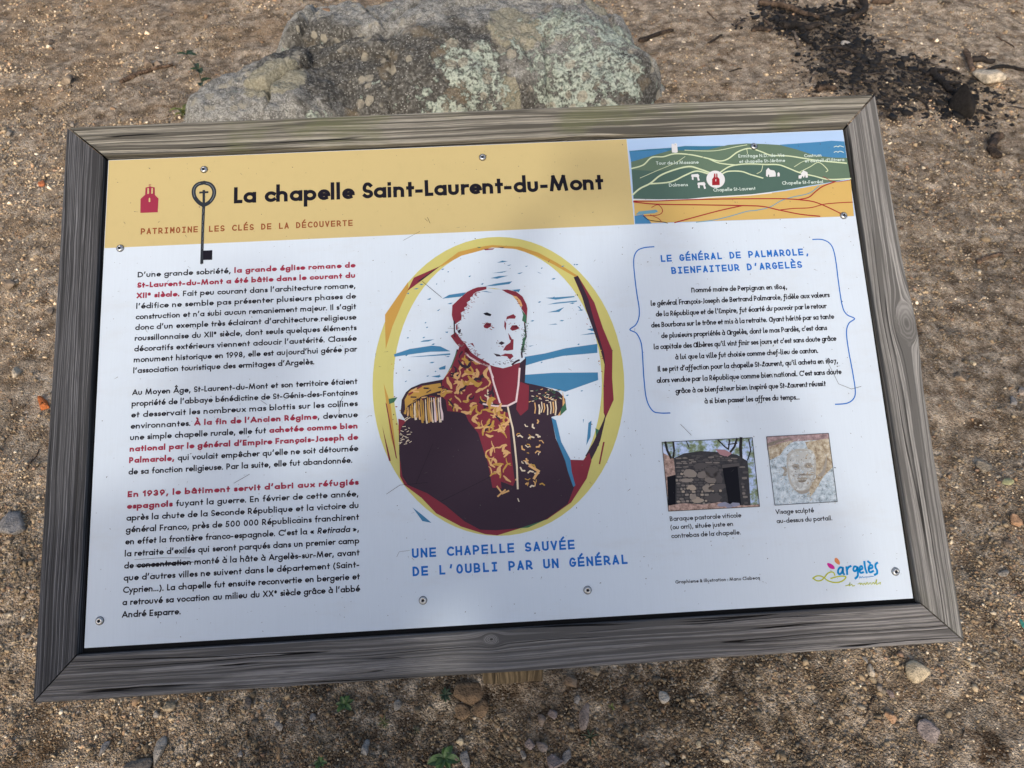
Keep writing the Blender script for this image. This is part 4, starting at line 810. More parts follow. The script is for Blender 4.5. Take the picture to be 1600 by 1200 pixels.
# epaulettes
pl([(232, 985), (262, 930), (330, 905), (440, 888), (450, 930), (330, 965), (250, 1020), (236, 1050)], GOLD, .6)
for k in range(30):
    x, y = rnd.uniform(250, 440), rnd.uniform(900, 1000); y += (440 - x) * .08; a = rnd.uniform(-.8, .3); P.stroke(LX([(x, y), (x + 26 * math.cos(a), y + 26 * math.sin(a))], f), rnd.uniform(.6, 1.1), rnd.choice((PLUM, PLUM, GOLD, TAN, MAROON)), .64)
for k in range(17):
    x = 240 + k * 12.4 + rnd.uniform(-2, 2); t_ = k / 16; top = 1040 - 62 * math.sin(min(1, t_ * 1.5) * 1.5) + rnd.uniform(-8, 8); bot = 1062 + 50 * min(1, t_ * 2) + rnd.uniform(-14, 10); lean = 16 * (t_ - .1)
    P.stroke(LX(smooth([(x, top), (x + lean * .25 + rnd.uniform(-3, 3), top + (bot - top) * .4), (x + lean * .7, top + (bot - top) * .75), (x + lean + rnd.uniform(-4, 4), bot)], 3), f), rnd.uniform(.8, 1.55), (GOLD, TAN, GOLD, GOLD, CREAM)[k % 5] if t_ < .75 else (CREAM, PINKW, TAN)[k % 3], .66, taper=lambda t: .55 + .6 * math.sin(2.2 * t))
    if k % 3 == 0: P.stroke(LX([(x + 5, top + 20), (x + 8 + lean * .5, bot - 15)], f), .55, PLUM, .69)
for k in range(8):
    x = 992 + k * 17 + rnd.uniform(-4, 4); P.stroke(LX([(x, 1002 + rnd.uniform(-8, 16)), (x + 4, 1035), (x + rnd.uniform(-4, 4), 1066 + rnd.uniform(-12, 8))], f), rnd.uniform(.6, 1.0), CREAM if k % 3 else TAN, .66)
for k in range(40):
    x, y = rnd.uniform(950, 1140), rnd.uniform(925, 1000); P.stroke(LX([(x, y), (x + rnd.uniform(4, 14), y + rnd.uniform(-5, 5))], f), .5, rnd.choice((CREAM, TAN, GREEN)), .66)
for k in range(26):
    x, y = 205 + rnd.uniform(-10, 70) * 1.0, 1090 + rnd.uniform(0, 165); P.stroke(LX([(x, y), (x + rnd.uniform(5, 22), y + rnd.uniform(-14, 6))], f), .4, CREAM, .66)
for q, w, m in (([(832, 1030), (845, 1090), (860, 1150), (872, 1250), (884, 1370), (889, 1500)], 1.1, CREAM), ([(725, 790), (750, 890), (785, 1000)], 1.1, PINKW), ([(900, 805), (893, 900), (880, 995), (832, 1020)], 1.2, PINKW), ([(690, 1010), (760, 1022), (832, 1020)], 1.0, PINKW), ([(700, 960), (722, 975), (740, 1005)], .9, CREAM), ([(715, 930), (715, 1005)], .9, CREAM), ([(770, 1490), (800, 1530), (835, 1515)], 1.0, TAN), ([(775, 1545), (815, 1510)], 1.0, TAN), ([(960, 1370), (1010, 1400), (985, 1440)], 1.6, TAN), ([(890, 1560), (896, 1575)], .6, CREAM)): P.stroke(LX(q, f), w, m, .7)
# head
g = U(680, 440, 8.0)
def ph(pts, m, z): P.poly(LX(pts, g), m, z)
ph([(245, 525), (300, 480), (330, 440), (340, 370), (400, 280), (440, 200), (520, 130), (640, 88), (760, 92), (840, 108), (900, 140), (980, 180), (1050, 240), (1090, 310), (1095, 420), (1110, 530), (1128, 640), (1130, 700), (1105, 800), (1085, 880), (1040, 960), (960, 1055), (850, 1085), (740, 1062), (660, 1034), (520, 960), (420, 890), (370, 790), (340, 745), (270, 700), (248, 650)], PAPER, .8)
ph([(640, 64), (530, 74), (470, 95), (400, 130), (310, 210), (215, 300), (208, 420), (222, 480), (247, 535), (290, 505), (325, 480), (330, 440), (320, 390), (372, 362), (362, 330), (405, 300), (395, 262), (440, 235), (440, 200), (470, 180), (480, 155), (520, 130), (640, 98)], MAROON, .85)
ph([(830, 104), (905, 102), (1010, 128), (1090, 188), (1140, 285), (1152, 340), (1140, 520), (1108, 520), (1118, 400), (1075, 335), (1090, 300), (1060, 230), (960, 172), (890, 140)], MAROON, .85)
ph([(960, 172), (1020, 190), (1072, 245), (1092, 310), (1062, 312), (1022, 240)], TAN, .88); ph([(1070, 330), (1090, 370), (1142, 430), (1136, 525), (1085, 490), (1100, 420)], GREEN, .88)
ph([(640, 82), (740, 86), (830, 100), (740, 96)], LEMON, .87); ph([(570, 125), (640, 122), (720, 142), (640, 134)], TEAL, .87)
ph([(90, 215), (200, 170), (370, 145), (320, 190)], TEAL, .83); ph([(960, 108), (1060, 96), (1045, 130), (1000, 125)], TEAL, .89)
for q, w, m in (([(1118, 530), (1128, 620), (1136, 690), (1120, 730)], .95, PLUM), ([(1112, 720), (1100, 800), (1085, 850)], 1.6, GREEN), ([(1090, 830), (1080, 900), (1085, 945)], 1.0, PLUM), ([(1045, 985), (1010, 1000), (965, 1035)], 1.2, PLUM), ([(238, 500), (240, 600), (245, 690)], .9, PLUM), ([(248, 690), (300, 760), (345, 800), (390, 870)], 4.2, MAROON), ([(390, 860), (450, 920), (530, 975), (650, 1040)], 2.6, MAROON), ([(300, 790), (320, 810), (352, 795), (358, 765)], 1.1, PINKW), ([(385, 900), (440, 950), (520, 1000), (600, 1030), (665, 1055), (690, 1120), (720, 1195)], 1.2, PINKW)): P.stroke(LX(q, g), w, m, .92)
for q, m in (([(610, 402), (650, 392), (695, 412), (684, 430), (632, 420)], INK_BLACK), ([(898, 472), (905, 442), (972, 418), (998, 440), (988, 462), (930, 462)], MAROON), ([(612, 556), (640, 526), (692, 530), (688, 562), (652, 582), (620, 574)], MAROON), ([(640, 530), (690, 530), (684, 552), (650, 548)], PLUM), ([(944, 592), (965, 558), (1012, 554), (1044, 585), (1004, 602), (968, 610)], MAROON), ([(965, 558), (1012, 554), (1020, 572), (975, 575)], PLUM), ([(945, 738), (970, 740), (966, 842), (902, 852), (864, 842), (892, 800), (935, 772)], MAROON), ([(915, 655), (936, 682), (958, 722), (932, 726)], MAROON), ([(868, 500), (886, 530), (880, 600), (864, 560)], MAROON), ([(795, 772), (830, 753), (864, 770), (830, 790)], PLUM), ([(738, 904), (800, 916), (818, 934), (770, 934)], PLUM), ([(828, 928), (890, 908), (950, 912), (966, 935), (930, 968), (900, 936)], MAROON), ([(262, 555), (276, 545), (280, 590), (262, 600)], MAROON), ([(284, 620), (318, 600), (316, 635), (290, 640)], PLUM), ([(440, 780), (470, 775), (490, 822), (470, 800)], MAROON), ([(700, 560), (740, 580), (720, 584)], MAROON), ([(765, 760), (775, 765), (772, 785)], PLUM)):
    cx_, cy_ = sum(p[0] for p in q) / len(q), sum(p[1] for p in q) / len(q); ph([(cx_ + (x - cx_) * 1.22, cy_ + (y - cy_) * 1.28) for x, y in q], m, .96)
for (x0, y0, x1, y1, n_k, spread, m) in ((520, 130, 330, 440, 44, 22, MAROON), (330, 440, 265, 520, 16, 14, MAROON), (1000, 200, 1085, 330, 18, 12, MAROON), (1125, 540, 1100, 880, 40, 16, GREEN), (1120, 560, 1090, 930, 34, 14, PLUM), (270, 700, 640, 1020, 60, 18, MAROON), (660, 1035, 1040, 990, 26, 12, PLUM), (600, 500, 720, 590, 9, 16, MAROON), (900, 500, 1060, 610, 10, 18, MAROON), (760, 740, 980, 960, 14, 30, MAROON), (250, 540, 330, 680, 14, 16, PLUM)):
    for k in range(n_k):
        q_ = rnd.random(); x, y = x0 + (x1 - x0) * q_ + rnd.gauss(0, spread), y0 + (y1 - y0) * q_ + rnd.gauss(0, spread); l = rnd.uniform(6, 20); an = rnd.uniform(-.4, .9)
        P.stroke(LX([(x, y), (x + l * math.cos(an), y + l * math.sin(an))], g), rnd.uniform(.22, .5), m, .98, taper=lambda t: 1 - .6 * t)
P.build('oval_portrait', sheet)

# ------------------------------------------------------------------ the two small photographs
def photo_mat(name, stops, scale, dist=0.0):
    t = NT(name); n = t.noise(t.coord(), scale, 6, .7, dist); return t.done(t.ramp(n, stops), .42)
f = U(1020, 670, 5.333); P = Print(); rnd = random.Random(9)
FOL = photo_mat('hut_photo_foliage', [(.30, srgb(60, 72, 50)), (.45, srgb(120, 136, 100)), (.55, srgb(170, 190, 225)), (.7, srgb(214, 224, 245))], 95)
DST = photo_mat('hut_photo_dark_stone', [(.35, srgb(14, 14, 18)), (.65, srgb(44, 42, 46))], 260)
EAR = photo_mat('hut_photo_earth', [(.35, srgb(110, 84, 72)), (.6, srgb(190, 160, 146))], 220)
STN = [ink('hut_photo_stone', srgb(128, 120, 114)), ink('hut_photo_stone', srgb(150, 140, 130)), ink('hut_photo_stone', srgb(88, 84, 84)), ink('hut_photo_stone', srgb(172, 158, 142))]
TRK = ink('hut_photo_trunk', srgb(46, 44, 44)); BLK = ink('hut_photo_shadow', srgb(14, 16, 26))
P.poly(LX([(75, 113), (827, 75), (888, 648), (130, 687)], f), FOL, .06)
for q, w in (([(105, 115), (120, 180), (150, 240)], 1.4), ([(170, 112), (178, 180), (170, 240)], 1.2), ([(545, 95), (600, 150), (630, 170), (640, 95)], .9), ([(700, 85), (680, 150), (650, 190)], 1.3), ([(735, 82), (730, 150), (735, 230)], 1.9), ([(800, 90), (815, 180), (790, 260)], .8), ([(280, 105), (300, 150)], .6), ([(630, 130), (700, 120)], .7)): P.stroke(LX(q, f), w, TRK, .1)
pl2 = lambda q, m, z: P.poly(LX(q, f), m, z)
pl2([(84, 200), (130, 225), (175, 250), (190, 400), (195, 640), (135, 660), (100, 360)], EAR, .09); pl2([(120, 400), (200, 380), (210, 640), (128, 650)], BLK, .12)
pl2([(175, 245), (260, 205), (400, 185), (560, 195), (700, 215), (790, 270), (800, 400), (815, 640), (690, 650), (400, 650), (190, 640), (190, 400)], DST, .14)
pl2([(520, 170), (600, 175), (660, 205), (620, 235), (560, 215)], ink('hut_photo_pink', srgb(170, 130, 134)), .16)
y = 214.0
while y < 640:                     # dry stone courses: pale stones with dark joints between
    step = rnd.uniform(12, 17) if y < 320 else rnd.uniform(19, 30); x = 186 + rnd.uniform(0, 14)
    while x < 806:
        w = rnd.uniform(26, 64) if y < 320 else rnd.uniform(20, 50); cx_, cy_ = x + w / 2, y + step / 2 + rnd.uniform(-3, 3) - (x - 450) * .03
        if cy_ > 205 + abs(cx_ - 450) ** 1.25 * .045 and not (572 < cx_ < 742 and y > 305) and x + w < 800:
            q = [(x + 2, cy_ - step * .28 + rnd.uniform(-3, 3)), (x + w * .5, cy_ - step * .40 + rnd.uniform(-3, 2)), (x + w - 3, cy_ - step * .26 + rnd.uniform(-3, 3)), (x + w - 2, cy_ + step * .24), (x + w * .5, cy_ + step * .36), (x + 3, cy_ + step * .26)]
            P.poly(LX(q, f), rnd.choice(STN + [STN[2], STN[2]]) if cx_ < 590 and y > 320 else rnd.choice((STN[2], STN[2], STN[0], DST)), .18 + rnd.random() * .02)
        x += w + rnd.uniform(1, 5)
    y += step
for (x, y, w, h_, r, m) in ((487, 366, 46, 42, .5, 2), (545, 405, 26, 46, -.5, 2), (310, 372, 44, 30, .2, 1), (420, 385, 46, 26, 0, 0), (480, 425, 42, 26, .1, 0), (540, 485, 66, 24, -.1, 2), (455, 500, 36, 26, .2, 1), (325, 490, 28, 20, .4, 3), (335, 570, 22, 22, 0, 1), (375, 600, 40, 18, 0, 3), (510, 575, 55, 30, 0, 2), (280, 430, 40, 14, .1, 1), (395, 310, 46, 26, 0, 2)): P.ell(f(x, y), w * .19, h_ * .17, STN[m], .6, 11, r, .12)
pl2([(580, 325), (705, 310), (715, 420), (735, 560), (752, 640), (630, 640), (622, 560), (598, 440)], BLK, .7); pl2([(705, 310), (720, 315), (750, 640), (735, 640)], DST, .72)
pl2([(575, 300), (720, 285), (722, 310), (578, 328)], STN[2], .74)
pl2([(130, 640), (250, 620), (420, 632), (560, 610), (640, 628), (760, 640), (888, 630), (888, 648), (130, 687)], EAR, .76)
for x, y, w in ((680, 632, 34), (585, 630, 40), (635, 645, 24)): P.ell(f(x, y), w * .19, 2.6, ink('hut_photo_pale_stone', srgb(150, 152, 172)), .78, 10, 0, .15)
P.stroke(LX([(75, 113), (827, 75), (888, 648), (130, 687), (75, 113)], f), .35, INK_BLACK, .9, cap=False)
P.build('hut_photograph', sheet)
P = Print()
PAL = photo_mat('carving_photo_stone', [(.30, srgb(96, 104, 108)), (.45, srgb(168, 184, 194)), (.62, srgb(206, 216, 222))], 210)
OCH = photo_mat('carving_photo_ochre', [(.36, srgb(128, 108, 82)), (.56, srgb(186, 174, 150)), (.7, srgb(206, 202, 188))], 200)
FAC = photo_mat('carving_photo_face', [(.30, srgb(140, 142, 140)), (.62, srgb(206, 210, 208))], 230)
SHD = ink('carving_photo_shadow', srgb(104, 98, 92)); SHL = ink('carving_photo_soft_shadow', srgb(150, 140, 126)); ROS = photo_mat('carving_photo_rose', [(.35, srgb(110, 90, 92)), (.65, srgb(178, 152, 152))], 160)
P.poly(LX([(945, 67), (1462, 38), (1535, 607), (1015, 637)], f), PAL, .06)
pl2([(945, 67), (1462, 38), (1470, 90), (1330, 95), (1180, 105), (1080, 150), (955, 180)], ROS, .09); pl2([(960, 150), (1060, 120), (1180, 92), (1100, 160), (1060, 220), (975, 262)], OCH, .12)
pl2([(1270, 110), (1465, 80), (1500, 320), (1420, 400), (1350, 520), (1310, 570), (1300, 500), (1360, 400), (1330, 250), (1290, 170)], OCH, .12)
pl2(smooth([(1140, 220), (1180, 175), (1280, 165), (1340, 200), (1360, 290), (1345, 400), (1300, 490), (1250, 525), (1190, 500), (1150, 420), (1128, 320)], 4, True), FAC, .16)
CV = [ink('carving_photo_tone', srgb(*q), .25) for q in ((186, 184, 176), (164, 158, 148), (136, 128, 116), (196, 198, 194))]
def cv(q, m, z): pl2(smooth(q, 4, True), CV[m], z)
cv([(1118, 230), (1150, 185), (1200, 168), (1290, 172), (1280, 186), (1200, 186), (1155, 210), (1130, 270), (1135, 360), (1160, 450), (1195, 505), (1180, 512), (1140, 450), (1118, 340)], 0, .2)
cv([(1345, 230), (1362, 300), (1350, 400), (1310, 480), (1255, 535), (1200, 525), (1190, 508), (1250, 512), (1300, 470), (1335, 390), (1345, 300)], 0, .2)
cv([(1160, 305), (1195, 292), (1222, 305), (1215, 335), (1180, 340)], 1, .22); cv([(1262, 295), (1300, 282), (1325, 300), (1315, 325), (1275, 325)], 1, .22); cv([(1172, 318), (1195, 310), (1210, 320), (1192, 330)], 2, .24); cv([(1275, 306), (1298, 298), (1312, 308), (1294, 318)], 2, .24)
cv([(1232, 300), (1248, 302), (1262, 365), (1245, 382), (1212, 378), (1228, 350)], 3, .23); cv([(1210, 372), (1238, 378), (1262, 370), (1262, 384), (1215, 386)], 2, .25)
cv([(1168, 386), (1230, 378), (1330, 374), (1325, 388), (1240, 392), (1175, 398)], 1, .22); cv([(1200, 412), (1245, 404), (1285, 410), (1275, 422), (1215, 424)], 1, .22); cv([(1205, 432), (1240, 426), (1278, 428), (1262, 444), (1222, 446)], 2, .24); cv([(1072, 322), (1105, 318), (1118, 345), (1112, 392), (1082, 388), (1096, 350)], 1, .2)
cv([(1195, 515), (1245, 520), (1305, 500), (1290, 532), (1230, 542)], 1, .26); cv([(960, 120), (1040, 95), (1140, 72), (1130, 84), (1050, 112), (975, 140)], 2, .2); cv([(1370, 390), (1410, 350), (1440, 250), (1445, 200), (1450, 300), (1420, 390)], 1, .2); cv([(1190, 200), (1260, 190), (1310, 215), (1300, 260), (1220, 265)], 3, .21)
for k in range(380):
    x, y = rnd.uniform(960, 1520), rnd.uniform(70, 625)
    if x < 945 + (y - 67) * .12 + 8 or x > 1462 + (y - 38) * .128 - 8: continue
    P.ell(f(x, y), rnd.uniform(.25, .9), rnd.uniform(.2, .5), rnd.choice((SHD, CV[0], CV[1], CV[3])), .36, 6, rnd.uniform(0, 3), .3)
for k in range(150):
    x, y = rnd.gauss(1250, 75), rnd.gauss(350, 110); wide = x > 1270
    if 955 < x < 1480 and 80 < y < 600: P.ell(f(x, y), rnd.uniform(.5, 2.2), rnd.uniform(.3, .9), rnd.choice((OCH, OCH, CV[1]) if wide else (PAL, FAC, CV[3], CV[0])), .34 + k * .0002, 8, rnd.uniform(-1, 1), .35)
P.stroke(LX([(945, 67), (1462, 38), (1535, 607), (1015, 637), (945, 67)], f), .3, INK_BLACK, .9, cap=False)
P.build('carving_photograph', sheet)
for grp in ((("Baraque pastorale viticole", 143, 770, 738, 738), ("(ou orri), située juste en", 148, 840, 672, 810), ("contrebas de la chapelle.", 155, 912, 735, 880)), (("Visage sculpté", 1025, 712, 1343, 697), ("au-dessus du portail.", 1033, 788, 1498, 762))):
    P = Print()
    for s_, x0, y0, x1, y1 in grp: text(P, s_, f(x0, y0), f(x1, y1), 3.9, .25, INK_BLACK, track=.10, z=.2, gapfix=.45)
    P.build('photo_caption', sheet)
f = U(1000, 600, 2.667); P = Print(); text(P, "Graphisme & illustration : Manu Clabecq", f(148, 832), f(500, 814), 2.7, .27, INK_BLACK, z=.2, gapfix=.45); P.build('credit_line', sheet)
# town emblem
f = U(1250, 860, 9.41); P = Print()
CYAN = ink('ink_cyan', srgb(0, 140, 208)); LIME = ink('ink_lime', srgb(186, 196, 44)); MAG = ink('ink_magenta', srgb(204, 44, 152)); ORA = ink('ink_orange', srgb(222, 140, 90))
pl3 = lambda q, m, z: P.poly(LX(smooth(q, 4, True), f), m, z)
pl3([(398, 190), (440, 192), (490, 222), (510, 270), (460, 272), (415, 240)], MAG, .2); pl3([(515, 112), (550, 118), (582, 165), (580, 210), (540, 195), (508, 160)], ORA, .2)
def sl(q, w, m, z=.2): P.stroke(LX(smooth(q, 5), f), w, m, z)
sl([(190, 410), (240, 378), (300, 376), (350, 400), (400, 440), (480, 468), (560, 470), (630, 445), (675, 392), (620, 378), (540, 388), (455, 412)], .75, LIME); sl([(190, 410), (250, 446), (310, 440), (360, 395), (400, 345), (450, 318), (490, 325), (510, 362)], .75, LIME, .24)
for j, q in enumerate([[(628, 258), (590, 250), (562, 285), (560, 330), (585, 350), (618, 315), (630, 265), (632, 320), (645, 348)], [(682, 250), (690, 300), (692, 345)], [(690, 290), (710, 250), (742, 232)], [(842, 250), (805, 235), (785, 265), (790, 300), (820, 300), (842, 262), (850, 320), (845, 380), (815, 410)], [(880, 290), (915, 265), (905, 232), (880, 245), (872, 290), (888, 328), (925, 322)], [(945, 170), (955, 250), (978, 325)], [(1015, 268), (1060, 255), (1058, 222), (1030, 218), (1010, 255), (1012, 300), (1035, 322), (1072, 305)], [(1000, 165), (1025, 185)], [(1132, 185), (1110, 205), (1108, 250), (1130, 290), (1132, 335), (1100, 358)]]): sl(q, 1.25, CYAN, .3 + .02 * j)
sl([(870, 408), (880, 385), (895, 405), (915, 385), (930, 400), (960, 392), (1000, 392), (1040, 385), (1080, 380)], .3, CYAN, .5)
sl([(670, 520), (720, 505), (735, 470), (722, 520), (760, 500), (770, 525), (800, 515)], .38, LIME, .5); sl([(850, 495), (880, 480), (885, 505), (905, 482), (920, 505), (945, 480), (960, 505), (985, 470), (1000, 500), (1030, 475), (1050, 500), (1075, 470), (1095, 495), (1125, 430), (1120, 500), (1150, 490), (1180, 470), (1175, 498)], .36, LIME, .52)
P.build('town_emblem', sheet)
# grit on the sheet
P = Print(); rnd = random.Random(21); GRIT = mat_plain('dirt_specks', (.10, .09, .085), .9)
for k in range(760): P.ell((rnd.uniform(6, 994), rnd.uniform(6, 619)), .18 + rnd.expovariate(3.2), rnd.uniform(.15, .6), GRIT, 1.25, 6, rnd.uniform(0, 3), .35)
for k in range(90):
    x, y, a = rnd.uniform(6, 980), rnd.uniform(6, 610), rnd.uniform(0, 3.1); l = rnd.uniform(1.5, 5); P.stroke([(x, y), (x + l * math.cos(a), y + l * math.sin(a))], rnd.uniform(.12, .3), GRIT, 1.25, taper=lambda t: 1 - .8 * t)
P.build('dirt_specks', sheet)['kind'] = 'stuff'

# ================================================================== BOULDER
LUMPS = [(-.10, 3.30, .74, .50, .27, .05), (-.80, 3.03, .42, .30, .17, .35), (-.58, 3.38, .33, .26, .26, .2), (.42, 3.28, .33, .42, .27, 0), (.10, 3.52, .50, .36, .29, -.05), (.55, 3.05, .24, .25, .20, 0)]
bx, by = np.meshgrid(np.arange(-1.35, 1.0, .0075), np.arange(2.62, 4.0, .0075))
wx = bx + .10 * fbm(bx * 3, by * 3, 4, 61); wy = by + .10 * fbm(bx * 3 + 9, by * 3, 4, 62)
bz = np.full(bx.shape, -.2)
for cx, cy, rx, ry, h, rot in LUMPS:
    c, s = math.cos(rot), math.sin(rot); dx, dy = wx - cx, wy - cy
    r = np.sqrt(((dx * c + dy * s) / rx) ** 2 + ((-dx * s + dy * c) / ry) ** 2)
    z = h * np.maximum(0, 1 - r ** 2.6) ** .55 - .25 * np.maximum(0, r - 1)
    d = bz - z; k = .035; bz = np.maximum(bz, z) + np.maximum(k - np.abs(d), 0) ** 2 / (4 * k)
def crack(pts, w, dp):
    global bz
    d = np.full(bx.shape, 9.0)
    for a, b in zip(pts[:-1], pts[1:]):
        a, b = np.array(a), np.array(b); e = b - a; t = np.clip(((wx - a[0]) * e[0] + (wy - a[1]) * e[1]) / (e @ e), 0, 1)
        d = np.minimum(d, np.hypot(wx - a[0] - t * e[0], wy - a[1] - t * e[1]))
    bz = bz - dp * np.exp(-(d / w) ** 2)
crack([(-.95, 3.30), (-.62, 3.22), (-.35, 3.20), (.0, 3.33), (.28, 3.46), (.5, 3.55)], .020, .085)
crack([(-.18, 3.75), (-.2, 3.5), (-.35, 3.3)], .016, .05); crack([(.6, 3.5), (.62, 3.2), (.75, 3.0)], .014, .04)
rs_ = np.random.default_rng(31); sd_ = np.stack([rs_.uniform(-1.2, .8, 17), rs_.uniform(2.8, 3.8, 17)], -1)
ux, uy = wx + .10 * fbm(bx * 6, by * 6, 3, 81), wy + .10 * fbm(bx * 6, by * 6, 3, 82)
dd = np.sqrt((ux[..., None] - sd_[:, 0]) ** 2 + (uy[..., None] - sd_[:, 1]) ** 2); od_ = np.argsort(dd, -1)[..., 0]; ds = np.sort(dd, -1); edge = ds[..., 1] - ds[..., 0]
pa, pb, pc_ = rs_.uniform(-.035, .035, 17), rs_.uniform(-.28, .28, 17), rs_.uniform(-.30, .22, 17)
facet = pa[od_] + pb[od_] * (ux - sd_[od_, 0]) + pc_[od_] * (uy - sd_[od_, 1]); on = np.clip(bz / .06, 0, 1)
bz = bz + on * (.55 * facet - .050 * np.exp(-(edge / .014) ** 2) * (.4 + .6 * (vnoise(bx * 4, by * 4, 83) > .45)))
bz = bz + .045 * fbm(bx * 5, by * 5, 4, 63) + .040 * fbm(bx * 18, by * 18, 4, 64) + .016 * fbm(bx * 55, by * 55, 2, 65) - .03 * np.clip(vnoise(bx * 30, by * 30, 66) - .78, 0, 1)
bz = np.maximum(bz, -.12)
ids = np.arange(bx.size).reshape(bx.shape); q = np.stack([ids[:-1, :-1], ids[:-1, 1:], ids[1:, 1:], ids[1:, :-1]], -1).reshape(-1, 4)
keep = (bz.ravel()[q] > -.10).any(1); q = q[keep]
used, inv = np.unique(q, return_inverse=True); top = np.stack([bx, by, bz], -1).reshape(-1, 3)[used]; tq = inv.reshape(-1, 4); nb_ = len(top)
low = top.copy(); low[:, 2] = -.35
from collections import Counter
ed = Counter()
for f4 in tq:
    for k in range(4): ed[(f4[k], f4[(k + 1) % 4])] += 1
side = [(b, a, a + nb_, b + nb_) for (a, b) in ed if (b, a) not in ed]
allq = np.vstack([tq, tq[:, ::-1] + nb_, np.array(side)])
BC = np.array([-.15, 3.25, 0.0])
me = np_mesh('boulder', np.vstack([top, low]) - BC, allq, mat_rock(), True)
def blotch(spots, sx_=1.35):
    m = np.zeros(bx.shape)
    for px, py, r in spots:
        g_ = ground_pt(px, py, .2); m = np.maximum(m, np.exp(-(((wx - g_[0]) / sx_) ** 2 + (wy - g_[1]) ** 2) / r ** 2))
    return m
crust = np.stack([blotch([(925, 90, .16), (955, 55, .12), (745, 105, .11), (700, 140, .14), (640, 165, .12), (785, 165, .10), (500, 145, .09), (870, 60, .10)]), blotch([(812, 70, .11), (800, 50, .08), (878, 140, .065), (905, 158, .07), (950, 140, .06), (690, 162, .07), (930, 30, .06), (560, 130, .05), (420, 105, .12), (345, 178, .035), (805, 110, .04)], 1.1), blotch([(610, 120, .22), (700, 100, .2), (850, 150, .24), (480, 70, .16), (560, 95, .2), (760, 175, .16), (1000, 100, .12), (900, 120, .14)])], -1).reshape(-1, 3)[used]
vcolor(me, 'crust', np.vstack([crust, crust]))
tag(link('boulder', me, loc=BC), 'big grey granite boulder crusted with pale green lichen, behind the sign', 'boulder')

# ================================================================== LOOSE STONES
def stone_mat(i, rgb):
    t = NT('stone_surface'); c = t.coord(); n = t.noise(c, 60, 5, .7); m = t.noise(c, 260, 3)
    rgb = tuple(min(.8, x * k * 1.35) for x, k in zip(rgb, (1.06, 1.0, .93)))
    col = t.mix(t.step(n, .35, .65), tuple(x * .62 for x in rgb), tuple(min(1, x * 1.15) for x in rgb))
    col = t.mix(t.math('MULTIPLY', t.step(m, .58, .68), .5), col, (.05, .04, .035))
    return t.done(col, .92, t.bump(t.math('ADD', n, t.math('MULTIPLY', m, .4)), .006, 1), spec=.15)
def stone(px, py, w, h, rgb, label, seed, rot=0.0, thick=.55, cuts=13, name='stone', group='loose stones on the gravel', cat='stone', lo=.5):
    rng = np.random.default_rng(seed); p = ground_pt(px, py); rr = ray(px, py); depth = np.linalg.norm(p - CAM) / np.linalg.norm(rr)
    el = abs(rr[2]) / np.linalg.norm(rr); sw = w / F_PX * depth / 2; sd = h / F_PX * depth / 2 / el
    v = rock_shape(ICO3, rng, cuts, lo - .08, .80, .012); v = v / np.abs(v[:, :2]).max(0).mean()
    ht = min(sw, sd) * thick * 1.25; v = v * [sw, sd, ht]; c, s = math.cos(rot), math.sin(rot)
    v = np.stack([v[:, 0] * c - v[:, 1] * s, v[:, 0] * s + v[:, 1] * c, v[:, 2]], -1); z = gzp(p[0], p[1])
    me = np_mesh(name, v, ICO3[1], stone_mat(seed, rgb)); o = link(name, me, loc=(p[0], p[1], z + ht * .38)); return tag(o, label, cat, group)
GR, PU, CR, BR, OR_, DK, SL = (.25, .24, .225), (.235, .205, .205), (.44, .385, .285), (.20, .145, .10), (.38, .20, .105), (.095, .085, .08), (.20, .20, .205)
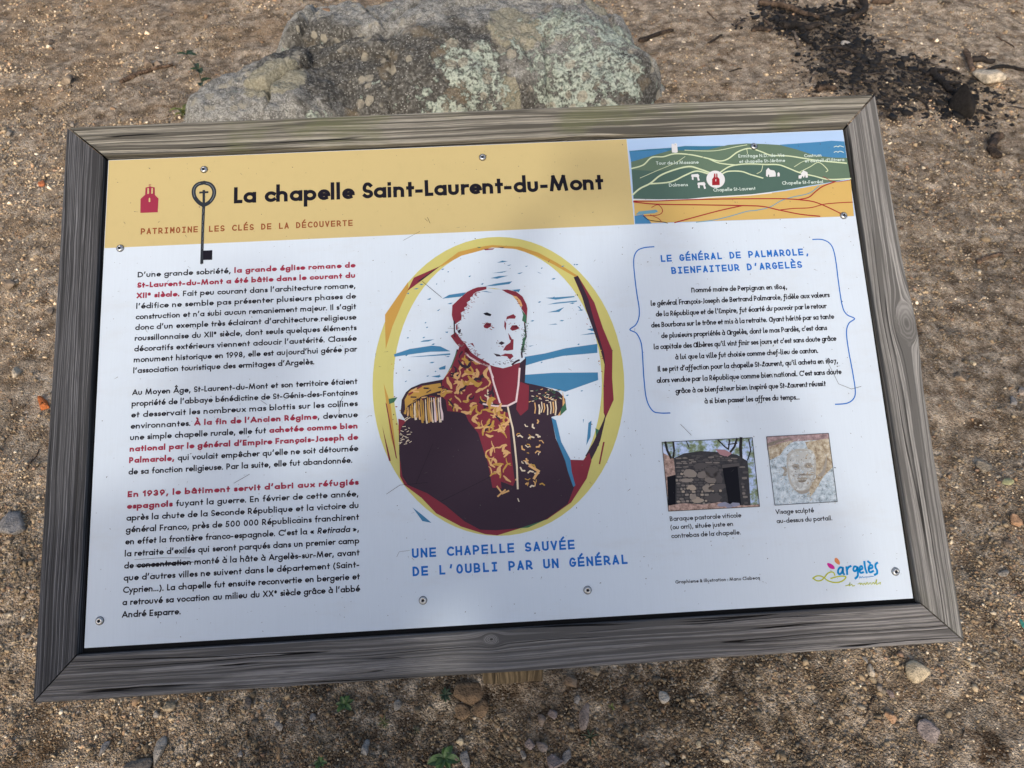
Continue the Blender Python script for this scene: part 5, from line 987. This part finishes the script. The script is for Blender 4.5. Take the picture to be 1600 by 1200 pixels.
STONES = [
 (20, 822, 52, 28, SL, 'flat slate grey stone at the left picture edge, beside the left frame board', .3),
 (260, 1102, 24, 15, (.27, .23, .17), 'flat tan stone just below the bottom left of the frame', .1),
 (241, 1112, 12, 13, GR, 'small grey stone touching the flat tan stone below the frame', .6),
 (244, 1171, 23, 44, GR, 'upright oblong grey stone near the bottom left edge', .05),
 (216, 1196, 62, 26, (.13, .12, .11), 'broad dark stone cut by the bottom edge, left of the oblong grey one', .1),
 (161, 1166, 15, 23, SL, 'narrow blue grey stone left of the oblong stone', -.3),
 (489, 1119, 13, 12, SL, 'small blue grey stone below the frame, left of the green weed', .3),
 (437, 1135, 13, 16, GR, 'small grey stone in open gravel below the title column', .8),
 (436, 1176, 9, 22, (.26, .18, .11), 'thin upright brown stone near the bottom edge', .1),
 (376, 1176, 11, 11, SL, 'little round slate stone near the bottom edge', 0),
 (388, 1098, 14, 18, DK, 'small dark stone close under the frame', .4),
 (571, 1169, 16, 25, (.23, .235, .24), 'rounded egg shaped grey stone alone near the bottom', .15),
 (620, 1102, 15, 15, GR, 'angular grey stone under the frame, left of the soil clod', .6),
 (704, 1177, 15, 14, GR, 'grey stone behind the bright green weed', .3),
 (726, 1189, 17, 28, SL, 'slate blue oblong stone right of the bright green weed', .2),
 (720, 1159, 12, 12, CR, 'small cream stone above the bright green weed', .5),
 (785, 1121, 14, 14, (.2, .165, .125), 'round brown stone below the post foot', 0),
 (829, 1164, 18, 17, PU, 'purplish stone at the left of the stone cluster', .4),
 (845, 1165, 18, 22, (.19, .17, .165), 'dark purplish stone in the middle of the stone cluster', .9),
 (865, 1189, 31, 28, PU, 'largest purplish stone of the cluster at the bottom edge', .1),
 (885, 1181, 15, 22, SL, 'slate stone right of the largest cluster stone', -.4),
 (818, 1181, 12, 15, GR, 'small pale grey stone left of the cluster', .2),
 (846, 1127, 18, 23, (.22, .185, .16), 'brown grey stone leaning left above the cluster', .4),
 (865, 1118, 19, 18, PU, 'rounded purplish stone between post foot and tall slab', .1),
 (913, 1122, 19, 46, (.25, .215, .20), 'tall narrow slab of pinkish grey stone below the frame', -.15),
 (890, 1066, 27, 22, (.19, .15, .115), 'brown stone just right of the post foot', .3),
 (931, 1054, 20, 15, (.21, .18, .14), 'brownish stone against the frame edge, right of the post', .5),
 (901, 1094, 13, 14, SL, 'small slate stone above the tall slab', .5),
 (1037, 1089, 19, 19, (.42, .40, .36), 'whitish grey stone standing alone below the frame', .7),
 (1094, 1161, 10, 11, CR, 'tiny cream stone near the bottom right of centre', .2),
 (1431, 1055, 42, 34, CR, 'large cream coloured wedge stone below the right corner', -.65),
 (1451, 1140, 36, 36, (.215, .19, .19), 'large pointed purple grey stone near the bottom right', .5),
 (1359, 1047, 14, 18, (.42, .38, .32), 'pale upright stone under the right end of the frame', .15),
 (1350, 1031, 9, 11, GR, 'small grey stone tucked under the right end of the frame', .2),
 (1374, 1073, 15, 12, (.25, .22, .19), 'grey brown stone left of the large cream wedge', -.3),
 (1391, 1083, 12, 14, (.2, .165, .16), 'dusky stone below left of the large cream wedge', .5),
 (1393, 1120, 17, 16, (.34, .225, .15), 'orange tan stone between cream wedge and purple stone', .4),
 (1583, 816, 18, 18, (.32, .205, .13), 'rust coloured stone near the right edge of the picture', .4),
 (1571, 851, 15, 13, (.18, .145, .115), 'brown stone just below the rust coloured one', .2),
 (1566, 899, 16, 11, GR, 'flat grey stone near the right edge, lowest of three', .4),
 (1535, 733, 27, 19, (.22, .2, .165), 'blocky grey stone above the yellow leaf', -.5),
 (1594, 616, 16, 14, (.3, .27, .25), 'pale stone cut by the right edge of the picture', .1),
 (1579, 632, 14, 12, SL, 'slate blue stone beside the pale edge stone', -.3),
 (1518, 571, 11, 10, CR, 'small buff stone right of the knotted frame board', .1),
 (1497, 597, 14, 12, (.26, .21, .16), 'tan stone close to the right frame board', .4),
 (1543, 126, 44, 17, (.44, .40, .33), 'pale wedge of stone at the right end of the burnt patch', .15),
 (1323, 71, 15, 8, (.46, .43, .39), 'whitish stone lying on the burnt patch', .3),
 (105, 127, 20, 11, (.25, .21, .165), 'grey brown stone in the upper left gravel', .1),
 (78, 64, 14, 9, (.2, .16, .12), 'brown stone near the upper left corner', 0),
 (15, 208, 13, 10, (.28, .25, .21), 'buff stone at the left edge below the corner', .2),
 (17, 447, 20, 15, (.2, .165, .13), 'dark brown stone at the left edge, halfway up', .3),
 (26, 583, 17, 15, (.40, .36, .29), 'cream stone left of the left frame board', .3),
 (79, 488, 12, 10, (.23, .19, .15), 'little brown stone close beside the left frame board', .1),
 (14, 846, 17, 9, (.24, .2, .155), 'thin tan stone below the flat slate stone', .1),
]
for k, (px, py, w, h, rgb, lab, rot) in enumerate(STONES): stone(px, py, w, h, rgb, lab, 100 + k, rot, .6 if w < 30 else .5)
stone(66, 630, 16, 22, (.40, .13, .045), 'orange brick fragment beside the left frame board', 301, .5, .5, cat='brick fragment', name='brick_fragment', group=None)
stone(64, 288, 13, 9, (.36, .13, .06), 'reddish brick chip in the gravel left of the top corner', 302, .2, .5, cat='brick fragment', name='brick_fragment', group=None)
stone(1595, 978, 9, 12, (.06, .28, .25), 'tiny teal glass fragment at the right edge', 303, .2, .4, cat='glass fragment', name='glass_fragment', group=None)
for (px, py, w, h, lab, sd) in ((733, 1082, 44, 44, 'large brown soil clod left of the post foot', 311), (722, 1115, 28, 26, 'smaller brown soil clod below the large clod', 312), (752, 1110, 24, 30, 'brown soil clod directly in front of the post foot', 313)):
    stone(px, py, w, h, (.155, .112, .075), lab, sd, sd, .35, 14, 'soil_clod', 'soil clods at the post foot', 'soil clod', .6)

# ================================================================== STICKS AND CHARRED WOOD
def bark(name, rgb, ch=0.0):
    t = NT(name); c = t.coord(); n = t.noise(c, 45, 5, .7); m = t.voro(c, 120)
    col = t.mix(t.step(n, .35, .65), tuple(x * .45 for x in rgb), tuple(min(1, x * 1.4) for x in rgb))
    if ch: col = t.mix(t.math('MULTIPLY', t.step(t.noise(c, 9, 3), .62, .42), ch), col, (.010, .009, .009))
    return t.done(col, .85, t.bump(t.math('ADD', n, m), .006, 1), spec=.3)
BARKS = {'char': bark('charred_wood', (.035, .028, .024), .8), 'half': bark('half_burnt_wood', (.11, .075, .052), .75), 'brown': bark('brown_bark', (.16, .105, .07)), 'grey': bark('grey_bark', (.21, .165, .13)), 'pale': bark('pale_twig', (.36, .29, .22))}
def stick(pts, r_px, kind, label, seed, lift=1.0, group=None, name='stick', cat='stick', knots=()):
    rng = random.Random(seed); W = [ground_pt(*p) for p in smooth(pts, 5)] if len(pts) > 2 else [ground_pt(pts[0][0] + (pts[1][0] - pts[0][0]) * t / 7, pts[0][1] + (pts[1][1] - pts[0][1]) * t / 7) for t in range(8)]
    d0 = np.linalg.norm(W[0] - CAM); r = r_px / F_PX * d0 * .80; n = 9; P = []
    for i, w in enumerate(W):
        P.append(np.array([w[0], w[1], gzp(w[0], w[1]) + r * .7 * lift]) + np.array([rng.uniform(-1, 1), rng.uniform(-1, 1), rng.uniform(-.3, .6)]) * r * .28)
    org = P[0].copy(); V = []; Fc = []
    for i, p in enumerate(P):
        d = P[min(i + 1, len(P) - 1)] - P[max(i - 1, 0)]; d /= np.linalg.norm(d); a = np.cross(d, [0, 0, 1]); a /= np.linalg.norm(a); b = np.cross(a, d)
        t = i / (len(P) - 1); rr = r * (1.1 - .4 * t) * rng.uniform(.88, 1.12) * (.75 if i in (0, len(P) - 1) else 1)
        for k in range(n): q = 2 * math.pi * k / n; kk = rr * rng.uniform(.82, 1.15); V.append(p + a * math.cos(q) * kk + b * math.sin(q) * kk - org)
    for i in range(len(P) - 1):
        for k in range(n): Fc.append((i * n + k, i * n + (k + 1) % n, (i + 1) * n + (k + 1) % n, (i + 1) * n + k))
    Fc.append(tuple(range(n - 1, -1, -1))); Fc.append(tuple((len(P) - 1) * n + k for k in range(n)))
    for (t, ang, L) in knots:       # a broken side stub
        i = int(t * (len(P) - 1)); p = P[i] - org; d = np.array([math.cos(ang), math.sin(ang), .35]); a = np.cross(d, [0, 0, 1]); a /= np.linalg.norm(a); b = np.cross(a, d) / np.linalg.norm(d); k0 = len(V)
        for s_, rs in ((0, .6), (.6, .5), (1, .3)):
            for k in range(6): q = 2 * math.pi * k / 6; V.append(p + d * L * r * s_ + (a * math.cos(q) + b * math.sin(q)) * r * rs)
        for j in range(2):
            for k in range(6): Fc.append((k0 + j * 6 + k, k0 + j * 6 + (k + 1) % 6, k0 + j * 6 + 6 + (k + 1) % 6, k0 + j * 6 + 6 + k))
        Fc.append(tuple(k0 + 12 + k for k in range(6)))
    return tag(mesh_obj(name, V, Fc, BARKS[kind], None, org, smooth=True), label, cat, group)
FG = 'burnt sticks of the old campfire'
stick([(1185, 11), (1205, 14), (1222, 15), (1250, 24), (1280, 33)], 5.2, 'half', 'long bent brown stick at the top left of the burnt patch', 1, 1.6, FG, knots=((.4, .6, 3),))
stick([(1218, 46), (1240, 41), (1260, 44), (1283, 43)], 6.5, 'char', 'thick black charred log below the long bent stick', 2, 1.2, FG, 'charred_log', 'log')
stick([(1174, 55), (1188, 53), (1204, 54)], 4.3, 'half', 'short stubby brown stick left of the burnt patch', 3, 1, FG)
stick([(1106, 71), (1118, 66), (1127, 60)], 2.2, 'half', 'thin dark twig farthest left of the burnt patch', 4, 1, FG)
stick([(1191, 34), (1206, 50)], 1.7, 'half', 'thin twig leaning between stubby stick and long stick', 5, 1.5, FG)
stick([(1341, -4), (1350, 14), (1345, 24), (1331, 34)], 5.2, 'half', 'crooked brown branch at the top edge with a black end', 6, 1.3, FG, knots=((.5, 2.4, 4),))
stick([(1303, 24), (1316, 22), (1329, 16)], 4.5, 'char', 'short black stick left of the crooked branch', 7, 1, FG)
stick([(1364, 0), (1398, 2)], 4.5, 'half', 'reddish brown stick cut by the top edge', 8, 1, FG)
stick([(1285, 80), (1312, 81), (1343, 90)], 3.3, 'char', 'long thin charred stick across the burnt patch', 9, 1.4, FG)
stick([(1507, 84), (1512, 102), (1517, 117)], 4.3, 'brown', 'brown upright stick at the right of the burnt patch', 10, 2.2, FG)
stick([(1516, 96), (1532, 98), (1552, 101)], 5, 'char', 'black stick lying right of the brown upright one', 11, 1, FG)
stick([(1455, 112), (1468, 128), (1480, 138), (1494, 153)], 5, 'char', 'forked charred stick at the lower right of the burnt patch', 12, 1.2, FG, knots=((.3, .3, 5), (.6, -.6, 4)))
stick([(1446, 116), (1470, 112), (1498, 119)], 3, 'char', 'thin charred stick above the forked one', 13, 1.3, FG)
stick([(1306, 116), (1318, 120), (1328, 122)], 3, 'grey', 'pale grey curl of wood in the middle of the black ash', 14, 1, FG)
stick([(1238, 50), (1243, 62), (1249, 75)], 2.2, 'grey', 'thin ash grey twig below the charred log', 15, 1.4, FG)
stick([(1262, 50), (1256, 62), (1268, 70)], 3.4, 'char', 'black stub under the charred log', 16, 1, FG)
stick([(1275, 142), (1288, 140), (1305, 144)], 6, 'half', 'brown stub resting by the top right frame corner', 17, 1, FG)
stick([(1538, 114), (1570, 108), (1600, 112), (1625, 108)], 3, 'char', 'black branch running out at the right edge', 18, 1, FG)
stick([(1330, 97), (1362, 108)], 2.2, 'char', 'small charred twig in the middle of the ash', 19, 1, FG)
stick([(1420, 150), (1440, 158), (1452, 171)], 2.4, 'char', 'small charred twig at the lower edge of the ash', 20, 1, FG)
stone(1503, 169, 34, 26, (.018, .017, .017), 'big black lump of charcoal below the forked stick', 320, .3, 1.2, 12, 'charcoal_lump', None, 'charcoal')
stick([(1557, 214), (1549, 226), (1547, 238), (1559, 250)], 7.5, 'half', 'curved half burnt stub right of the frame corner', 21, .9, FG)
stick([(187, 128), (208, 119), (233, 110), (270, 100)], 3.6, 'brown', 'dark straight stick in the gravel left of the boulder', 22, 1.2)
stick([(998, 64), (1020, 57), (1052, 50)], 4.2, 'half', 'dark stick lying against the right side of the boulder', 23, 1.2)
stick([(1526, 411), (1540, 404), (1564, 399)], 4.0, 'brown', 'brown twig right of the frame, below the burnt stub', 24, 1)
stick([(1367, 1088), (1358, 1105), (1352, 1120)], 1.6, 'half', 'thin twig below the right end of the frame', 25, 1)
stick([(44, 735), (60, 700)], 1.5, 'brown', 'thin twig beside the left frame board', 26, 1)
for k, (a, b) in enumerate((((1105, 20), (1122, 34)), ((1140, 110), (1160, 104)), ((1400, 60), (1425, 66)), ((1556, 60), (1585, 74)))): stick([a, b], 1.3, 'half', ['fine twig at the top, right of the boulder', 'fine twig above the map corner of the frame', 'fine twig in pale gravel above the ash', 'fine twig near the upper right corner'][k], 40 + k, 1, 'fine dry twigs')
for k, (a, b, kd) in enumerate((((240, 100), (250, 96), 0), ((226, 103), (236, 100), 0))): stone((a[0] + b[0]) / 2, (a[1] + b[1]) / 2, 14, 10, (.25, .2, .155), ['small flat stone against the dark straight stick', 'pointed brown stone touching the dark straight stick'][k], 330 + k, .3, .6)

# ================================================================== LITTLE PLANTS AND LEAVES
def leaf_mat(name, rgb):
    t = NT(name); c = t.coord(); n = t.noise(c, 120, 4)
    return t.done(t.mix(t.step(n, .35, .65), tuple(x * .6 for x in rgb), rgb), .5, t.bump(n, .002, .5))
LG, LD, LY, LP = leaf_mat('bright_leaf', (.055, .115, .028)), leaf_mat('dark_leaf', (.028, .055, .022)), leaf_mat('yellowish_leaf', (.17, .19, .05)), leaf_mat('fallen_leaf', (.50, .48, .24))
STEMM = leaf_mat('plant_stem', (.075, .065, .035))
def leaf(V, Fc, p, d, L, w, lift, cup=.25):
    d = np.array([d[0], d[1], 0.0]); d /= np.linalg.norm(d); s = np.array([-d[1], d[0], 0]); k = len(V); n = 7
    for i in range(n):
        t = i / (n - 1); ww = w * math.sin(math.pi * min(1, .06 + t * .94)) ** .8; c = p + d * L * t + np.array([0, 0, L * lift * (t - .75 * t * t)])
        for j in (-1, 0, 1): V.append(c + s * ww * j / 2 + np.array([0, 0, abs(j) * ww * cup]))
    for i in range(n - 1):
        for j in range(2): Fc.append((k + i * 3 + j, k + i * 3 + j + 1, k + i * 3 + j + 4, k + i * 3 + j + 3))
def rosette(px, py, size_px, n, mat, label, seed, lift=.6, wide=.45, tiers=1):
    rng = random.Random(seed); p = ground_pt(px, py); dp = np.linalg.norm(p - CAM); L = size_px / F_PX * dp / 2; V = []; Fc = []
    for k in range(n):
        a = 2 * math.pi * k / n + rng.uniform(-.35, .35); ll = L * rng.uniform(.65, 1.15); leaf(V, Fc, np.array([0, 0, .002 + L * .12 * (k % tiers)]), (math.cos(a), math.sin(a)), ll, ll * wide * rng.uniform(.8, 1.2), lift * rng.uniform(.5, 1.4))
    root = tag(empty('small_weed', (p[0], p[1], gzp(p[0], p[1]))), label, 'plant', 'small weeds in the gravel'); mesh_obj('leaves', V, Fc, mat, root)
    SV = []; SF = []
    for i in range(2):
        for k in range(5): a = 2 * math.pi * k / 5; SV.append((math.cos(a) * L * .06, math.sin(a) * L * .06, -.004 + i * (L * .25)))
    for k in range(5): SF.append((k, (k + 1) % 5, 5 + (k + 1) % 5, 5 + k))
    mesh_obj('stem', SV, SF, STEMM, root)
rosette(694, 1184, 44, 7, LG, 'bright green weed at the bottom edge below the portrait', 1, .5, .5)
rosette(537, 1099, 26, 9, LG, 'green weed just below the frame, left of centre', 2, .7, .5, 2)
rosette(501, 1191, 22, 6, LG, 'small green weed cut by the bottom edge, left of centre', 3, .6, .5)
rosette(955, 1104, 13, 5, LY, 'tiny sprout right of the tall slab', 4, 1.0, .4)
rosette(695, 1087, 22, 10, LD, 'dark mossy weed left of the large soil clod', 5, .7, .35, 3)
rosette(922, 1152, 26, 12, LD, 'wispy dark weed below the tall slab', 6, 1.0, .12, 2)
rosette(600, 1130, 22, 12, LY, 'wispy yellowish weed below the frame, left of the soil clods', 7, .9, .12, 2)
rosette(650, 1140, 16, 8, LD, 'wispy dark weed between egg shaped stone and soil clods', 8, .9, .14, 2)
rosette(289, 181, 34, 9, LY, 'yellow green seedling peeping over the frame beside the boulder', 9, .9, .4, 3)
def sapling():
    q = ground_pt(314, 146); root = tag(empty('seedling', (q[0], q[1], gzp(q[0], q[1]))), 'thin dark green seedling left of the boulder', 'plant'); h = [np.array([0, 0, -.01]), np.array([.012, .02, .05]), np.array([.0, .06, .09]), np.array([-.05, .12, .13])]
    V = []; Fc = []
    for i, c in enumerate(h):
        for k in range(6): a = 2 * math.pi * k / 6; V.append(c + np.array([math.cos(a), math.sin(a), 0]) * (.0045 - .0009 * i))
    for i in range(3):
        for k in range(6): Fc.append((i * 6 + k, i * 6 + (k + 1) % 6, i * 6 + 6 + (k + 1) % 6, i * 6 + 6 + k))
    mesh_obj('stem', V, Fc, STEMM, root); V = []; Fc = []; rng = random.Random(4)
    for c in h[1:]:
        for k in range(4): a = rng.uniform(0, 6.28); leaf(V, Fc, c, (math.cos(a), math.sin(a)), rng.uniform(.035, .06), rng.uniform(.018, .026), rng.uniform(.1, .6))
    mesh_obj('leaves', V, Fc, LD, root)
sapling()
def fallen(px, py, L_px, rot, mat, label, name='fallen_leaf'):
    p = ground_pt(px, py); L = L_px / F_PX * np.linalg.norm(p - CAM); V = []; Fc = []; leaf(V, Fc, np.array([0, 0, .012]), (math.cos(rot), math.sin(rot)), L, L * .62, .12, .12)
    o = mesh_obj(name, V, Fc, mat, None, (p[0], p[1], gzp(p[0], p[1])), smooth=True); sm = o.modifiers.new('thickness', 'SOLIDIFY'); sm.thickness = .0008; tag(o, label, 'leaf')
fallen(1560, 763, 17, .2, LP, 'pale yellow green fallen leaf right of the frame')
fallen(487, 80, 13, 2.4, leaf_mat('orange_leaf', (.42, .24, .11)), 'small orange leaf at the upper left of the boulder')
bpy.data.objects['fallen_leaf.001'].location = (-.60, 3.28, .27)

# ================================================================== THE PHOTOGRAPHER (stands behind the lens, shading the sign) AND A COMPANION ADDED TO SHADE ITS LEFT
def skin(name, chains, mat, parent, sub=2, root=0):
    """chains: lists of (key or None, xyz, radius); equal keys share one vertex"""
    V = []; E = []; Rd = []; keys = {}
    for ch in chains:
        last = None
        for key, p, r in ch:
            if key in keys: i = keys[key]
            else:
                i = len(V); V.append(p); Rd.append(r)
                if key: keys[key] = i
            if last is not None and (last, i) not in E: E.append((last, i))
            last = i
    me = bpy.data.meshes.new(name); me.from_pydata(V, E, []); o = link(name, me, parent); me.materials.append(mat)
    m = o.modifiers.new('skin', 'SKIN'); m.use_smooth_shade = True
    for i, r in enumerate(Rd): d = me.skin_vertices[0].data[i]; d.radius = (r, r) if not isinstance(r, tuple) else r; d.use_root = i == root
    s = o.modifiers.new('smooth', 'SUBSURF'); s.levels = s.render_levels = sub
    return o
def arm_set(s, sh, mid, el, fore, wr, pm, fing, thumb, J):
    a_ = [('chest', (0, .0, 1.30), (.16, .11)), ('sh%d' % s, sh, .062), (None, mid, .048), ('el%d' % s, el, .040), (None, fore, .036), ('wr%d' % s, wr, .025), ('pm%d' % s, pm, (.030, .020))]
    cuff = tuple(wr[k] * .85 + fore[k] * .15 for k in range(3))
    s_ = [('chest', (0, .0, 1.30), (.185, .135)), ('sh%d' % s, sh, .080), (None, mid, .066), ('el%d' % s, el, .058), (None, fore, .050), (None, cuff, .040)]
    h_ = [[('pm%d' % s, pm, .022)] + [(None, q, r) for q, r in zip(ch, (.0085, .0078, .0068))] for ch in fing] + [[('pm%d' % s, pm, .022)] + [(None, q, r) for q, r in zip(thumb, (.0105, .0095, .008))]]
    return a_, s_, h_
def holding(s):                    # both hands up at the phone, fingers curled behind it
    el = (s * (.27 if s > 0 else .40), .16, 1.20); fing = [[(s * (.104 - .004 * k), .458, 1.512 + .016 * (k - 1.2)), (s * (.080 - .003 * k), .474, 1.516 + .017 * (k - 1.2)), (s * (.058 - .004 * abs(k - 1)), .4755, 1.518 + .017 * (k - 1.2))] for k in range(4)]
    return arm_set(s, (s * .175, .0, 1.40), (s * (.235 if s > 0 else .30), .08, 1.30), el, (s * .21, .29, 1.34), (s * .125, .40, 1.475), (s * .112, .445, 1.515), fing, [(s * .092, .452, 1.49), (s * .072, .4605, 1.487), (s * .055, .464, 1.492)], 0)
def hanging(s):                    # arms relaxed at the sides, fingers slightly curled
    fing = [[(s * (.285 - .004 * k), .055 - .019 * k, .735 - .004 * abs(k - 1)), (s * (.280 - .004 * k), .06 - .019 * k, .705 - .005 * abs(k - 1)), (s * (.268 - .004 * k), .062 - .019 * k, .680 - .006 * abs(k - 1))] for k in range(4)]
    return arm_set(s, (s * .175, .0, 1.40), (s * .22, -.01, 1.26), (s * .25, -.02, 1.10), (s * .268, .01, .96), (s * .28, .03, .83), (s * .286, .035, .775), fing, [(s * .275, .07, .765), (s * .268, .085, .735), (s * .262, .088, .712)], 0)
SKINM = mat_plain('skin_tone', (.46, .27, .19), .5); JACK = mat_plain('dark_blue_cloth', (.025, .030, .045), .9, vary=.4); JEAN = mat_plain('denim', (.05, .065, .10), .9, vary=.4); SHOE = mat_plain('shoe_leather', (.05, .035, .025), .6); HAIRM = mat_plain('brown_hair', (.035, .022, .014), .6)
def ball(name, c, r3, mat, parent, cut=None, base=ICO3):
    v = base[0] * r3; v = v.copy()
    if cut: v[:, 2] = np.where((base[0][:, 1] > .35), np.maximum(v[:, 2], cut), v[:, 2])
    return mesh_obj(name, v + np.array(c), [tuple(t) for t in base[1]], mat, parent, smooth=True)
def make_person(loc, pose, label, jacket):
    person = tag(empty('person', loc), label, 'person'); arms = []; sleeves = []; hands = []
    for s in (-1, 1): p_ = pose(s); arms.append(p_[0]); sleeves.append(p_[1]); hands += p_[2]
    legs = []; trou = []
    for s in (-1, 1):
        legs.append([('pel', (0, 0, .95), (.15, .11)), (None, (s * .09, 0, .86), .085), (None, (s * .10, .01, .50), .055), (None, (s * .105, -.01, .28), .05), (None, (s * .11, -.02, .09), .036), (None, (s * .12, .13, .035), .03)])
        trou.append([('pel', (0, 0, .95), (.13, .11)), (None, (s * .085, 0, .86), .100), (None, (s * .10, .015, .50), .075), (None, (s * .11, -.015, .07), .062)])
    trunk = [('pel', (0, 0, .95), (.15, .11)), (None, (0, -.005, 1.10), (.135, .10)), ('chest', (0, .0, 1.30), (.16, .11)), ('nb', (0, .02, 1.43), .06), (None, (0, .05, 1.50), .052), (None, (0, .07, 1.56), (.07, .085)), (None, (0, .065, 1.63), (.078, .095)), (None, (0, .05, 1.69), (.06, .07))]
    skin('body', [trunk] + legs + arms + hands, SKINM, person, 2)
    skin('jacket', [[('hem', (0, 0, .80), (.20, .155)), (None, (0, 0, .92), (.20, .155)), (None, (0, -.005, 1.08), (.185, .14)), ('chest', (0, .0, 1.30), (.185, .135)), (None, (0, .015, 1.43), .085)]] + sleeves, jacket, person, 2)
    skin('trousers', trou, JEAN, person, 2)
    for s in (-1, 1): skin('shoe', [[(None, (s * .11, -.06, .045), .045), (None, (s * .115, .03, .045), .048), (None, (s * .122, .15, .035), .038)]], SHOE, person, 2)
    ball('hair', (0, .045, 1.655), (.086, .105, .088), HAIRM, person, .035)
    ball('nose', (0, .168, 1.575), (.013, .022, .022), SKINM, person, base=ICO2)
    for s in (-1, 1):
        ball('eye', (s * .032, .142, 1.605), (.013, .010, .009), mat_plain('eye_white', (.6, .58, .55), .3), person, base=ICO2)
        ball('ear', (s * .083, .06, 1.595), (.010, .022, .034), SKINM, person, base=ICO2)
    ball('mouth', (0, .150, 1.535), (.024, .010, .006), mat_plain('lips', (.35, .13, .11), .5), person, base=ICO2)
make_person((-.06, -.50, 0), holding, 'person in dark blue jacket and jeans holding up a phone over the sign', JACK)
make_person((-.60, -.52, 0), hanging, 'added unseen person in grey jacket, arms down, shading the left of the sign', mat_plain('grey_cloth', (.09, .09, .088), .9, vary=.3))  # companion added out of view to block sun from the sign's left side
# the phone itself, its lens at the camera
pc = CAM + b_ * .010 + r_ * (-.045) + u_ * (-.012); V = []
for (i, j, k) in ((-1, -1, -1), (1, -1, -1), (1, 1, -1), (-1, 1, -1), (-1, -1, 1), (1, -1, 1), (1, 1, 1), (-1, 1, 1)): V.append(r_ * i * .078 + u_ * j * .037 + b_ * k * .004)
phone = mesh_obj('smartphone', V, [(3, 2, 1, 0), (4, 5, 6, 7), (0, 1, 5, 4), (1, 2, 6, 5), (2, 3, 7, 6), (3, 0, 4, 7)], mat_plain('phone_shell', (.02, .02, .022), .25), None, pc)
bv = phone.modifiers.new('rounded', 'BEVEL'); bv.width = .003; bv.segments = 3
tag(phone, 'black smartphone held in both hands over the sign', 'smartphone')
